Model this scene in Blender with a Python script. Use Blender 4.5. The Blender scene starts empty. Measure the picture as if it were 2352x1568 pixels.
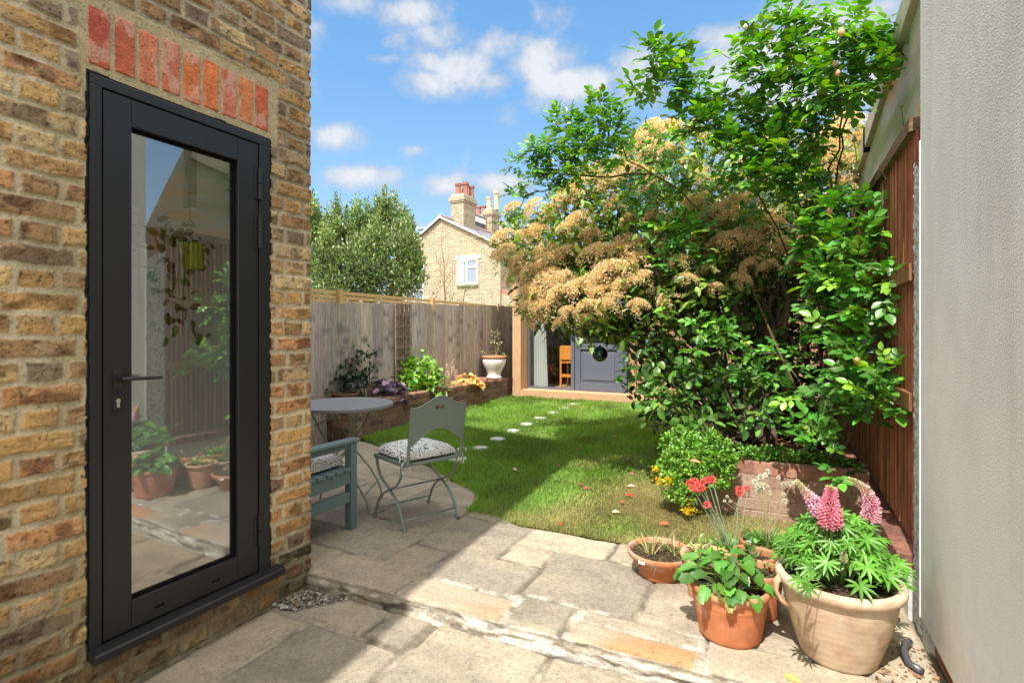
import bpy, math, random
import numpy as np
from mathutils import Vector
R = math.radians
rng = np.random.RandomState(7)
random.seed(7)
scn = bpy.context.scene
col = scn.collection
# ---------------------------------------------------------------- camera
F_, EYE, XV, YH, CX = 1208., 1.3, 1790., 762., 1176.
TH = math.atan((XV-CX)/F_); CT, ST = math.cos(TH), math.sin(TH)
cam = bpy.data.cameras.new('camera'); co = bpy.data.objects.new('camera', cam); col.objects.link(co)
co.location = (0, 0, EYE); co.rotation_euler = (R(90), 0, TH)
cam.sensor_width = 36; cam.lens = F_/2352*36; cam.shift_y = -(784-YH)/2352; cam.clip_end = 500; cam.clip_start = .05
scn.camera = co
def ray(x, y):
    a = (x-CX)/F_; return (a*CT-ST, a*ST+CT, (YH-y)/F_)
def T(x, y, t):
    d = ray(x, y); return (d[0]*t, d[1]*t, EYE+d[2]*t)
def PX(x, y, X):
    d = ray(x, y); t = X/d[0]; return (X, d[1]*t, EYE+d[2]*t)
def PY(x, y, Y):
    d = ray(x, y); t = Y/d[1]; return (d[0]*t, Y, EYE+d[2]*t)
def PZ(x, y, Z):
    d = ray(x, y); t = (Z-EYE)/d[2]; return (d[0]*t, d[1]*t, Z)
# ---------------------------------------------------------------- world, sun
SUN_AZ = 3.0; SUN_EL = 57.5          # shadows run towards +Y, a touch to +X
w = bpy.data.worlds.new('World'); scn.world = w; w.use_nodes = True
nt = w.node_tree; N = nt.nodes; Lk = nt.links; N.clear()
wo = N.new('ShaderNodeOutputWorld'); sky = N.new('ShaderNodeTexSky'); sky.sky_type = 'NISHITA'; sky.sun_disc = False
sky.sun_elevation = R(SUN_EL); sky.sun_rotation = R(180+SUN_AZ); sky.air_density = 1.0; sky.dust_density = .3; sky.ozone_density = 2.2
bg = N.new('ShaderNodeBackground'); bg.inputs[1].default_value = .15
hs = N.new('ShaderNodeHueSaturation'); hs.inputs['Saturation'].default_value = 1.12; hs.inputs['Value'].default_value = 1.0
Lk.new(sky.outputs[0], hs.inputs['Color'])
geo = N.new('ShaderNodeTexCoord')
def vm(op, a, b=None):
    n = N.new('ShaderNodeVectorMath'); n.operation = op
    for i, v in enumerate((a, b)):
        if v is None: continue
        if isinstance(v, (tuple, Vector)): n.inputs[i].default_value = v
        else: Lk.new(v, n.inputs[i])
    return n
def mt(op, a, b=None, cl=False):
    n = N.new('ShaderNodeMath'); n.operation = op; n.use_clamp = cl
    for i, v in enumerate((a, b)):
        if v is None: continue
        if isinstance(v, (int, float)): n.inputs[i].default_value = v
        else: Lk.new(v, n.inputs[i])
    return n.outputs[0]
D = geo.outputs['Generated']
clouds = [(815,0,75,38,.95),(940,25,95,48,1.15),(1000,80,75,45,1.05),(925,85,45,22,.7),(1055,150,105,62,1.25),(1010,185,80,45,1.1),(1110,185,90,38,1.0),(1150,110,95,45,.95),(1225,140,85,60,1.1),(1290,190,100,48,1.15),
 (1370,185,45,38,.9),(1285,35,48,38,.62),(760,308,62,40,1.15),(820,400,88,30,1.15),(1025,420,62,32,1.1),(1160,418,58,34,1.2),(880,136,52,16,.55),(945,345,36,16,.55),(1490,150,70,80,1.0),(1480,210,70,50,.95),
 (1640,80,60,40,.8),(1700,180,140,90,1.0),(1940,60,140,100,1.2),(2000,190,120,90,1.1),(975,520,60,20,.9),(1165,255,30,34,.5),(700,60,50,40,.6),(1800,240,160,60,1.0)]
rt = (CT, ST, 0.0)
sepd = N.new('ShaderNodeSeparateXYZ'); Lk.new(D, sepd.inputs[0])
grad = N.new('ShaderNodeValToRGB'); e = grad.color_ramp.elements
e[0].position = 0.; e[0].color = (1.2, 1.72, 2.1, 1); e[1].position = .62; e[1].color = (.32, .84, 1.7, 1)
for p_, c_ in ((.12, (1.02, 1.56, 2.1, 1)), (.25, (.74, 1.32, 2.0, 1)), (.42, (.47, 1.05, 1.85, 1))): q_ = e.new(p_); q_.color = c_
Lk.new(sepd.outputs[2], grad.inputs[0])
mixs = N.new('ShaderNodeMix'); mixs.data_type = 'RGBA'; mixs.inputs[0].default_value = .85; Lk.new(hs.outputs[0], mixs.inputs[6]); Lk.new(grad.outputs[0], mixs.inputs[7]); Lk.new(mixs.outputs[2], bg.inputs[0])
acc = None
for cx, cy, rx, ry, s in clouds:
    d = Vector(ray(cx, cy)).normalized()
    r_ = Vector(rt); r_ = (r_-d*r_.dot(d)).normalized(); u_ = r_.cross(d)*1.0
    if u_.z < 0: u_ = -u_
    dd = vm('SUBTRACT', D, tuple(d)).outputs[0]
    k = 1/math.sqrt(1+((cx-CX)/F_)**2+((YH-cy)/F_)**2)
    ax = rx/F_*k*1.28; ay = ry/F_*k*1.28
    a1 = vm('DOT_PRODUCT', dd, tuple(r_/ax)).outputs['Value']; a2 = vm('DOT_PRODUCT', dd, tuple(u_/ay)).outputs['Value']
    a2 = mt('MAXIMUM', a2, mt('MULTIPLY', a2, 1.5))
    q = mt('SQRT', mt('ADD', mt('MULTIPLY', a1, a1), mt('MULTIPLY', a2, a2)))
    m = mt('MULTIPLY', mt('SUBTRACT', 1.25, q, True), s)
    acc = m if acc is None else mt('MAXIMUM', acc, m)
def wnoise(scale, detail, rough, dist=0):
    n = N.new('ShaderNodeTexNoise'); n.inputs['Scale'].default_value = scale; n.inputs['Detail'].default_value = detail
    n.inputs['Roughness'].default_value = rough; n.inputs['Distortion'].default_value = dist; Lk.new(D, n.inputs['Vector']); return n.outputs['Fac']
n1 = wnoise(7, 10, .6, .5); n2 = wnoise(26, 8, .65, .3)
dens = mt('ADD', acc, mt('ADD', mt('MULTIPLY', mt('SUBTRACT', n1, .5), 3.0), mt('MULTIPLY', mt('SUBTRACT', n2, .5), 1.0)))
mr = N.new('ShaderNodeMapRange'); mr.interpolation_type = 'SMOOTHSTEP'; mr.inputs[1].default_value = .12; mr.inputs[2].default_value = 1.15
Lk.new(dens, mr.inputs[0])
bgc = N.new('ShaderNodeBackground'); 
rampc = N.new('ShaderNodeMapRange'); rampc.inputs[1].default_value = .5; rampc.inputs[2].default_value = 1.3; rampc.inputs[3].default_value = .25; rampc.inputs[4].default_value = .33
Lk.new(dens, rampc.inputs[0]); Lk.new(rampc.outputs[0], bgc.inputs[1]); bgc.inputs[0].default_value = (.90, .94, 1, 1)
# unseen bright broken cloud overhead and behind the viewer, added as neutral fill light
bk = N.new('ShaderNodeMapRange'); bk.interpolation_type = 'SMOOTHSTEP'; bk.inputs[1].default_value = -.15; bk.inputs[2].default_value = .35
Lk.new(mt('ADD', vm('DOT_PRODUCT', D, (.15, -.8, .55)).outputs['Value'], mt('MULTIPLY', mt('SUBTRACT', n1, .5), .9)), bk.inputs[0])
bg_fill = N.new('ShaderNodeBackground'); bg_fill.inputs[0].default_value = (1, .96, .90, 1); bg_fill.inputs[1].default_value = 1.1
mx = N.new('ShaderNodeMixShader'); Lk.new(mt('MULTIPLY', mr.outputs[0], .93), mx.inputs[0]); Lk.new(bg.outputs[0], mx.inputs[1]); Lk.new(bgc.outputs[0], mx.inputs[2]); mx2 = N.new('ShaderNodeMixShader'); Lk.new(mt('MULTIPLY', bk.outputs[0], .9), mx2.inputs[0]); Lk.new(mx.outputs[0], mx2.inputs[1]); Lk.new(bg_fill.outputs[0], mx2.inputs[2]); Lk.new(mx2.outputs[0], wo.inputs[0])
sl = bpy.data.lights.new('sun', 'SUN'); sl.energy = 2.65; sl.angle = R(.5); sl.color = (1, .95, .87)
so = bpy.data.objects.new('sun', sl); col.objects.link(so)
sdir = Vector((math.sin(R(SUN_AZ))*math.cos(R(SUN_EL)), math.cos(R(SUN_AZ))*math.cos(R(SUN_EL)), -math.sin(R(SUN_EL))))
so.rotation_euler = sdir.to_track_quat('-Z', 'Y').to_euler(); so.location = (0, -5, 10)
scn.view_settings.view_transform = 'Standard'; scn.view_settings.look = 'None'; scn.view_settings.exposure = 1.55; scn.view_settings.gamma = 1
scn.cycles.max_bounces = 8; scn.cycles.transparent_max_bounces = 12; scn.cycles.use_denoising = True

# ---------------------------------------------------------------- noise
_lat = rng.rand(64, 64, 64).astype(np.float32)
def vnoise(x, y, z=0.):
    x, y, z = np.broadcast_arrays(np.asarray(x, float), np.asarray(y, float), np.asarray(z, float))
    xi = np.floor(x).astype(int); yi = np.floor(y).astype(int); zi = np.floor(z).astype(int)
    fx = x-xi; fy = y-yi; fz = z-zi
    fx = fx*fx*(3-2*fx); fy = fy*fy*(3-2*fy); fz = fz*fz*(3-2*fz)
    g = lambda a, b, c: _lat[(xi+a) % 64, (yi+b) % 64, (zi+c) % 64]
    l = lambda p, q, f: p+(q-p)*f
    return l(l(l(g(0,0,0), g(1,0,0), fx), l(g(0,1,0), g(1,1,0), fx), fy), l(l(g(0,0,1), g(1,0,1), fx), l(g(0,1,1), g(1,1,1), fx), fy), fz)
def fbm(x, y, z=0., o=4):
    s = 0; a = .5; t = 0
    for i in range(o):
        s = s+a*vnoise(x*2**i+i*7.3, y*2**i+i*3.1, z*2**i+i*5.7); t += a; a *= .5
    return s/t
def hsh(i, j=0, k=0):
    v = np.sin(np.asarray(i)*127.1+np.asarray(j)*311.7+k*74.7)*43758.5453
    return v-np.floor(v)
def sst(x, a, b):
    t = np.clip((x-a)/(b-a), 0, 1); return t*t*(3-2*t)
# ---------------------------------------------------------------- materials
MATS = {}
def mat(name, c=(.5, .5, .5), rough=.6, spec=.3, metal=0., bump=None, var=None, vcol=False, transl=0., coat=0, obj=True, stretch=None):
    """bump=(scale,strength,detail); var=(scale, colour2, contrast lo, hi)"""
    if name in MATS: return MATS[name]
    m = bpy.data.materials.new(name); m.use_nodes = True; t = m.node_tree; n = t.nodes; l = t.links
    b = n['Principled BSDF']; b.inputs['Roughness'].default_value = rough; b.inputs['Specular IOR Level'].default_value = spec; b.inputs['Metallic'].default_value = metal
    if coat: b.inputs['Coat Weight'].default_value = coat
    tc = n.new('ShaderNodeTexCoord'); vec = tc.outputs['Object']
    if stretch:
        mp = n.new('ShaderNodeMapping'); mp.inputs['Scale'].default_value = stretch; l.new(vec, mp.inputs[0]); vec = mp.outputs[0]
    if vcol:
        a = n.new('ShaderNodeAttribute'); a.attribute_name = 'Col'; base = a.outputs['Color']
    else:
        a = n.new('ShaderNodeRGB'); a.outputs[0].default_value = (*c, 1); base = a.outputs[0]
    if var:
        no = n.new('ShaderNodeTexNoise'); no.inputs['Scale'].default_value = var[0]; no.inputs['Detail'].default_value = 8; no.inputs['Roughness'].default_value = .65; l.new(vec, no.inputs['Vector'])
        r = n.new('ShaderNodeMapRange'); r.inputs[1].default_value = var[2]; r.inputs[2].default_value = var[3]; l.new(no.outputs['Fac'], r.inputs[0])
        x = n.new('ShaderNodeMix'); x.data_type = 'RGBA'; 
        if vcol: x.blend_type = 'MULTIPLY'
        l.new(r.outputs[0], x.inputs[0]); l.new(base, x.inputs[6]); x.inputs[7].default_value = (*var[1], 1); base = x.outputs[2]
    l.new(base, b.inputs['Base Color'])
    if bump:
        no = n.new('ShaderNodeTexNoise'); no.inputs['Scale'].default_value = bump[0]; no.inputs['Detail'].default_value = bump[2] if len(bump) > 2 else 6; l.new(vec, no.inputs['Vector'])
        bp = n.new('ShaderNodeBump'); bp.inputs['Strength'].default_value = bump[1]; bp.inputs['Distance'].default_value = bump[3] if len(bump) > 3 else .01
        l.new(no.outputs['Fac'], bp.inputs['Height']); l.new(bp.outputs[0], b.inputs['Normal'])
    if transl:
        tr = n.new('ShaderNodeBsdfTranslucent'); hv = n.new('ShaderNodeHueSaturation'); hv.inputs['Value'].default_value = 1.5; hv.inputs['Saturation'].default_value = 1.15; hv.inputs['Hue'].default_value = .485 if name != 'petal' else .505
        l.new(base, hv.inputs['Color']); l.new(hv.outputs[0], tr.inputs[0])
        ms = n.new('ShaderNodeMixShader'); ms.inputs[0].default_value = transl; l.new(b.outputs[0], ms.inputs[1]); l.new(tr.outputs[0], ms.inputs[2]); l.new(ms.outputs[0], n['Material Output'].inputs[0])
    MATS[name] = m; return m
def glass_mat(name, ior=1.7, tint=(.9, .95, .93), rough=0.):
    m = bpy.data.materials.new(name); m.use_nodes = True; t = m.node_tree; n = t.nodes; l = t.links; n.remove(n['Principled BSDF'])
    tr = n.new('ShaderNodeBsdfTransparent'); tr.inputs[0].default_value = (*tint, 1)
    gl = n.new('ShaderNodeBsdfGlossy'); gl.inputs['Roughness'].default_value = rough
    fr = n.new('ShaderNodeLayerWeight'); fr.inputs[0].default_value = .5
    pw = n.new('ShaderNodeMath'); pw.operation = 'POWER'; l.new(fr.outputs['Facing'], pw.inputs[0]); pw.inputs[1].default_value = 4.
    ma = n.new('ShaderNodeMath'); ma.operation = 'MULTIPLY_ADD'; l.new(pw.outputs[0], ma.inputs[0]); ma.inputs[1].default_value = 1-ior; ma.inputs[2].default_value = ior; ma.use_clamp = True
    ms = n.new('ShaderNodeMixShader'); l.new(ma.outputs[0], ms.inputs[0]); l.new(tr.outputs[0], ms.inputs[1]); l.new(gl.outputs[0], ms.inputs[2]); l.new(ms.outputs[0], n['Material Output'].inputs[0])
    return m
def brick_mat(name, c1, c2, mortar, axis='Y', sc=1., bump=.3):
    m = bpy.data.materials.new(name); m.use_nodes = True; t = m.node_tree; n = t.nodes; l = t.links; b = n['Principled BSDF']; b.inputs['Roughness'].default_value = .9; b.inputs['Specular IOR Level'].default_value = .1
    tc = n.new('ShaderNodeTexCoord'); sp = n.new('ShaderNodeSeparateXYZ'); l.new(tc.outputs['Object'], sp.inputs[0]); cb = n.new('ShaderNodeCombineXYZ')
    if axis == 'Y': l.new(sp.outputs[0], cb.inputs[0])
    elif axis == 'X': l.new(sp.outputs[1], cb.inputs[0])
    else:
        ad = n.new('ShaderNodeMath'); l.new(sp.outputs[0], ad.inputs[0]); l.new(sp.outputs[1], ad.inputs[1]); l.new(ad.outputs[0], cb.inputs[0])
    l.new(sp.outputs[2], cb.inputs[1])
    bt = n.new('ShaderNodeTexBrick'); l.new(cb.outputs[0], bt.inputs['Vector']); bt.inputs['Scale'].default_value = 1
    bt.inputs['Brick Width'].default_value = .225*sc; bt.inputs['Row Height'].default_value = .075*sc; bt.inputs['Mortar Size'].default_value = .011*sc; bt.inputs['Mortar Smooth'].default_value = .2
    bt.inputs['Color1'].default_value = (*c1, 1); bt.inputs['Color2'].default_value = (*c2, 1); bt.inputs['Mortar'].default_value = (*mortar, 1)
    no = n.new('ShaderNodeTexNoise'); no.inputs['Scale'].default_value = 6; no.inputs['Detail'].default_value = 8; l.new(tc.outputs['Object'], no.inputs['Vector'])
    r = n.new('ShaderNodeMapRange'); r.inputs[1].default_value = .4; r.inputs[2].default_value = .7; l.new(no.outputs['Fac'], r.inputs[0])
    x = n.new('ShaderNodeMix'); x.data_type = 'RGBA'; x.blend_type = 'MULTIPLY'; l.new(r.outputs[0], x.inputs[0]); l.new(bt.outputs['Color'], x.inputs[6]); x.inputs[7].default_value = (.72, .70, .68, 1)
    l.new(x.outputs[2], b.inputs['Base Color'])
    bp = n.new('ShaderNodeBump'); bp.invert = True; bp.inputs['Strength'].default_value = bump; bp.inputs['Distance'].default_value = .01; l.new(bt.outputs['Fac'], bp.inputs['Height']); l.new(bp.outputs[0], b.inputs['Normal'])
    return m
M_brick = mat('brickwork', vcol=True, rough=.92, spec=.12, bump=(140, .8, 6, .005), var=(85, (.66, .64, .61), .50, .66))
M_stone = mat('flagstone', vcol=True, rough=.85, spec=.2, bump=(120, .7, 7, .005), var=(75, (.68, .65, .60), .50, .66))
M_leaf = mat('leaf', vcol=True, rough=.36, spec=.5, transl=.26)
M_petal = mat('petal', vcol=True, rough=.7, spec=.1, transl=.25)
M_bark = mat('bark', (.11, .08, .055), .9, .1, bump=(60, .6), var=(25, (.2, .16, .12), .45, .7))
M_stem = mat('green_stem', (.13, .22, .06), .6, .2)
M_soil = mat('soil', (.05, .033, .022), .95, .1, bump=(90, 1.0, 8, .02), var=(60, (.14, .1, .07), .5, .65))
M_grass = mat('grass_blade', vcol=True, rough=.55, spec=.25, transl=.3)
M_black = mat('door_paint', (.018, .0185, .021), .42, .4, bump=(300, .04, 3, .001))
M_gap = mat('dark_gap', (.004, .004, .004), .8, .1)
M_steel = mat('steel', (.6, .6, .6), .3, .5, 1.)
M_wood_grey = mat('weathered_board', vcol=True, rough=.85, spec=.1, stretch=(14, 14, 1.3), bump=(5, .5, 8, .004), var=(4, (.66, .62, .58), .42, .62))
M_cedar = mat('cedar', (.52, .33, .19), .6, .2, stretch=(22, 22, 1.5), bump=(3, .2, 6, .002), var=(3, (.42, .25, .135), .4, .65))
M_cedar_h = mat('cedar_horizontal', (.52, .33, .19), .6, .2, stretch=(1.5, 22, 22), bump=(3, .2, 6, .002), var=(3, (.43, .26, .145), .4, .65))
M_pine = mat('new_pine', (.56, .38, .17), .65, .2, stretch=(20, 2, 20), var=(3, (.44, .28, .11), .4, .65))
M_redwood = mat('stained_slat', vcol=True, rough=.6, spec=.25, stretch=(18, 18, 1.4), bump=(4, .5, 7, .003), var=(4, (.5, .45, .42), .42, .62))
M_terra = mat('terracotta', vcol=True, rough=.8, spec=.15, bump=(130, .15, 5, .002), var=(14, (.72, .68, .66), .45, .72))
M_grey_paint = mat('grey_paint', (.105, .115, .15), .4, .4)
M_glass = glass_mat('door_glass', .23, (.92, .95, .94))
M_glass2 = glass_mat('room_glass', .035, (.96, .98, .98))
M_white = mat('white_paint', (.78, .78, .76), .5, .3)
M_table = mat('table_paint', (.19, .195, .205), .45, .35, bump=(240, .05, 3, .001))
M_chair = mat('chair_paint', (.165, .205, .185), .42, .4)
M_bench = mat('bench_paint', (.125, .185, .20), .45, .35, bump=(60, .08))
# ---------------------------------------------------------------- mesh helpers
def tag(o, label=None, cat=None, group=None, kind=None):
    if label: o['label'] = label
    if cat: o['category'] = cat
    if group: o['group'] = group
    if kind: o['kind'] = kind
    return o
def empty(name, loc=(0, 0, 0), rz=0, **k):
    o = bpy.data.objects.new(name, None); col.objects.link(o); o.location = loc; o.rotation_euler = (0, 0, rz); o.empty_display_size = .1
    return tag(o, **k)
def link_mesh(name, V, Fc, m, parent=None, smooth=False, colr=None, **k):
    """V (n,3) array; Fc = list of tuples or (m,k) array"""
    me = bpy.data.meshes.new(name)
    if isinstance(Fc, np.ndarray):
        n, kk = Fc.shape; V = np.asarray(V, np.float32)
        me.vertices.add(len(V)); me.vertices.foreach_set('co', V.ravel()); me.loops.add(n*kk); me.loops.foreach_set('vertex_index', Fc.astype(np.int32).ravel())
        me.polygons.add(n); me.polygons.foreach_set('loop_start', np.arange(0, n*kk, kk, dtype=np.int32)); me.update(calc_edges=True)
    else:
        me.from_pydata([tuple(v) for v in V], [], Fc); me.update()
    if colr is not None:
        c = np.asarray(colr, np.float32)
        if c.ndim == 1: c = np.tile(c, (len(V), 1))
        ca = me.color_attributes.new('Col', 'FLOAT_COLOR', 'POINT')
        ca.data.foreach_set('color', np.hstack([c, np.ones((len(c), 1), np.float32)]).astype(np.float32).ravel())
    if smooth: me.polygons.foreach_set('use_smooth', np.ones(len(me.polygons), bool))
    me.materials.append(m)
    o = bpy.data.objects.new(name, me); col.objects.link(o)
    if parent is not None: o.parent = parent
    return tag(o, **k)
class MB:
    def __init__(s): s.V = []; s.F = []; s.C = []; s.c = (.5, .5, .5)
    def add(s, V, F, c=None):
        b = len(s.V); s.V += [tuple(v) for v in V]; s.F += [tuple(i+b for i in f) for f in F]; s.C += [c or s.c]*len(V)
    def box(s, a, b, c=None):
        x0, y0, z0 = a; x1, y1, z1 = b
        s.add([(x0,y0,z0),(x1,y0,z0),(x1,y1,z0),(x0,y1,z0),(x0,y0,z1),(x1,y0,z1),(x1,y1,z1),(x0,y1,z1)],
              [(0,3,2,1),(4,5,6,7),(0,1,5,4),(1,2,6,5),(2,3,7,6),(3,0,4,7)], c)
    def obox(s, o, u, v, w_, c=None):
        o, u, v, w_ = map(Vector, (o, u, v, w_))
        P = [o, o+u, o+u+v, o+v, o+w_, o+u+w_, o+u+v+w_, o+v+w_]
        if u.cross(v).dot(w_) < 0: F = [(0,1,2,3),(4,7,6,5),(0,4,5,1),(1,5,6,2),(2,6,7,3),(3,7,4,0)]
        else: F = [(0,3,2,1),(4,5,6,7),(0,1,5,4),(1,2,6,5),(2,3,7,6),(3,0,4,7)]
        s.add(P, F, c)
    def tube(s, pts, r, n=8, c=None, cap=True, flat=1.):
        pts = [Vector(p) for p in pts]; rr = r if isinstance(r, (list, tuple)) else [r]*len(pts)
        V = []; up = Vector((0, 0, 1)); prev = None
        for i, p in enumerate(pts):
            t = (pts[min(i+1, len(pts)-1)]-pts[max(i-1, 0)])
            if t.length < 1e-9: t = Vector((0, 0, 1))
            t.normalize()
            if prev is None:
                a = t.cross(up)
                if a.length < .1: a = t.cross(Vector((1, 0, 0)))
            else: a = prev-t*prev.dot(t)
            a.normalize(); prev = a; b = t.cross(a)
            for k in range(n):
                an = 2*math.pi*k/n; V.append(p+a*(math.cos(an)*rr[i])+b*(math.sin(an)*rr[i]*flat))
        F = [(i*n+k, i*n+(k+1) % n, (i+1)*n+(k+1) % n, (i+1)*n+k) for i in range(len(pts)-1) for k in range(n)]
        if cap: F += [tuple(range(n))[::-1], tuple((len(pts)-1)*n+k for k in range(n))]
        s.add(V, F, c)
    def lathe(s, prof, cx=0, cy=0, n=40, c=None, jit=0, ell=1.):
        V = []; 
        for i, (r, z) in enumerate(prof):
            for k in range(n):
                an = 2*math.pi*k/n; q = r*(1+jit*math.sin(an*2+i*.2)*.5+jit*math.sin(an*3+z*20)*.5)
                V.append((cx+math.cos(an)*q, cy+math.sin(an)*q*ell, z))
        F = [(i*n+k, i*n+(k+1) % n, (i+1)*n+(k+1) % n, (i+1)*n+k) for i in range(len(prof)-1) for k in range(n)]
        s.add(V, F, c)
    def ball(s, c, r, n=8, m=6, cc=None, sz=1.):
        pr = [(math.sin(math.pi*i/m)*r+1e-5, c[2]-math.cos(math.pi*i/m)*r*sz) for i in range(m+1)]
        s.lathe(pr, c[0], c[1], n, cc)
    def build(s, name, m, parent=None, smooth=False, bevel=0, **k):
        o = link_mesh(name, np.array(s.V) if s.V else np.zeros((0, 3)), s.F, m, parent, smooth, np.array(s.C) if s.C else None, **k)
        if bevel:
            bv = o.modifiers.new('bevel', 'BEVEL'); bv.width = bevel; bv.segments = 2; bv.limit_method = 'ANGLE'; bv.angle_limit = R(40)
        return o
def grid_faces(nu, nv, keep=None):
    i, j = np.meshgrid(np.arange(nu-1), np.arange(nv-1), indexing='ij'); a = i*nv+j
    Fc = np.stack([a, a+nv, a+nv+1, a+1], -1).reshape(-1, 4)
    if keep is not None: Fc = Fc[keep.reshape(-1)]
    return Fc
def compact(V, Fc, C=None):
    u, inv = np.unique(Fc, return_inverse=True)
    return V[u], inv.reshape(Fc.shape), (C[u] if C is not None else None)
# leaves ------------------------------------------------------------------
def outline(kind):
    if kind == 'oval': return [(0, 0), (.33, .22), (.46, .5), (.3, .8), (0, 1), (-.3, .8), (-.46, .5), (-.33, .22)]
    if kind == 'lance': return [(0, 0), (.42, .3), (.42, .62), (0, 1), (-.42, .62), (-.42, .3)]
    if kind == 'diamond': return [(0, 0), (.5, .45), (0, 1), (-.5, .45)]
    if kind == 'strip': return [(-.5, 0), (.5, 0), (.35, .6), (0, 1), (-.35, .6)]
    if kind == 'lobed':
        o = []
        for k in range(15):
            an = -math.pi/2+.25+(2*math.pi-.5)*k/14; r = .52*(1 if k % 2 == 0 else .74)*(1+.12*math.cos(an-math.pi/2)); o.append((math.cos(an)*r, .5+math.sin(an)*r))
        return o
    if kind == 'frill':
        o = []
        for k in range(20):
            an = -math.pi/2+.2+(2*math.pi-.4)*k/19; r = .5*(1 if k % 2 == 0 else .85)*(1-.1*math.cos(3*an)); o.append((math.cos(an)*r, .5+math.sin(an)*r))
        return o
def leaves(P, Dn, Nn, L, W, kind='diamond', fold=.15, droop=.12):
    """P base points, Dn growth directions, Nn rough normals (arrays)"""
    P = np.asarray(P, float); n = len(P); Dn = Dn/np.linalg.norm(Dn, axis=1, keepdims=True)
    S = np.cross(Dn, Nn); S /= np.linalg.norm(S, axis=1, keepdims=True)+1e-9; Up = np.cross(S, Dn)
    L = np.broadcast_to(L, n).astype(float); W = np.broadcast_to(W, n).astype(float)
    ol = outline(kind); pts = ol+[(0, .5)]; k = len(ol); V = np.zeros((n, k+1, 3))
    for i, (x, y) in enumerate(pts):
        z = abs(x)*fold*2*W - y*y*droop*L
        V[:, i] = P+S*(x*W)[:, None]+Dn*(y*L)[:, None]+Up*z[:, None]
    f = np.array([(i, (i+1) % k, k) for i in range(k)]); Fc = (f[None]+(np.arange(n)*(k+1))[:, None, None]).reshape(-1, 3)
    return V.reshape(-1, 3), Fc, k+1
def leafcol(n, k, c, vh=.25, c2=None, p2=0.):
    c = np.array(c); b = c[None]*(1+vh*rng.randn(n, 1)).clip(.35, 1.9); b = b*(1+.1*rng.randn(n, 3))
    if c2 is not None:
        s = rng.rand(n) < p2; b[s] = np.array(c2)*(1+.25*rng.randn(s.sum(), 1)).clip(.4, 1.8)
    return np.repeat(b.clip(.003, .9), k, axis=0)
def rdir(n, up=0.): 
    v = rng.randn(n, 3); v[:, 2] += up; return v/np.linalg.norm(v, axis=1, keepdims=True)
class Fol:
    def __init__(s): s.P = []
    def add(s, V, Fc, C): s.P.append((V, Fc, C)); return s
    def build(s, name, m, parent=None, smooth=True, **k):
        b = 0; Vs = []; Fs = []; Cs = []
        for V, Fc, C in s.P: Vs.append(V); Fs.append(Fc+b); Cs.append(C); b += len(V)
        return link_mesh(name, np.vstack(Vs), np.vstack(Fs), m, parent, smooth, np.vstack(Cs), **k)
def shell_pts(c, rad, n, bias=.55):
    """points through an ellipsoid, more of them near its surface"""
    d = rdir(n); r = (bias+(1-bias)*rng.rand(n))**(.7); return np.array(c)+d*r[:, None]*np.array(rad), d
# ================================================================ GROUND
XW, YC = -2.15, 1.94                       # house flank plane, its rear corner
def lawn_z(y): return .088+np.maximum(0, (np.asarray(y)-3)*.0145)
g = MB(); g.add([(-150, -60, -.04), (150, -60, -.04), (150, 240, -.04), (-150, 240, -.04)], [(0, 1, 2, 3)]); g.build('ground', mat('earth', (.12, .1, .06), .95, .1, var=(2, (.08, .1, .04), .4, .6)), kind='structure')
def lawn_edge(x):                          # southern edge of the grass
    return np.interp(x, [-4.2, -3.97, -2.76, -2.3, -2.05, -1.93, -1.9, -1.62, -1.45, -.8, .6], [4.5, 4.42, 3.86, 3.55, 3.42, 3.25, 3.06, 3.04, 2.965, 2.99, 3.02])
# lawn base
xs = np.linspace(-4.25, .6, 98); ys = np.linspace(0, 1, 110)
Xg, Tg = np.meshgrid(xs, ys, indexing='ij'); Yg = lawn_edge(Xg)-.02+Tg*(8.6-lawn_edge(Xg)); Zg = lawn_z(Yg)+.012*(fbm(Xg*2, Yg*2)-.5)+.0
Zg[:, 0] -= .06
dry = sst(fbm(Xg*1.3+9, Yg*1.3, 0, 3)*.8+.3*sst(Xg, -1.6, -.6)*sst(4.4-Yg, 0, .6), .52, .74)
cc = np.array((.055, .075, .02))*(1-dry[..., None])+np.array((.2, .155, .075))*dry[..., None]
link_mesh('lawn', np.stack([Xg, Yg, Zg], -1).reshape(-1, 3), grid_faces(98, 110), mat('turf', vcol=True, rough=.95, spec=.05, bump=(60, .8), var=(40, (.6, .6, .5), .45, .6)), kind='structure', colr=cc.reshape(-1, 3), smooth=True)
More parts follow.
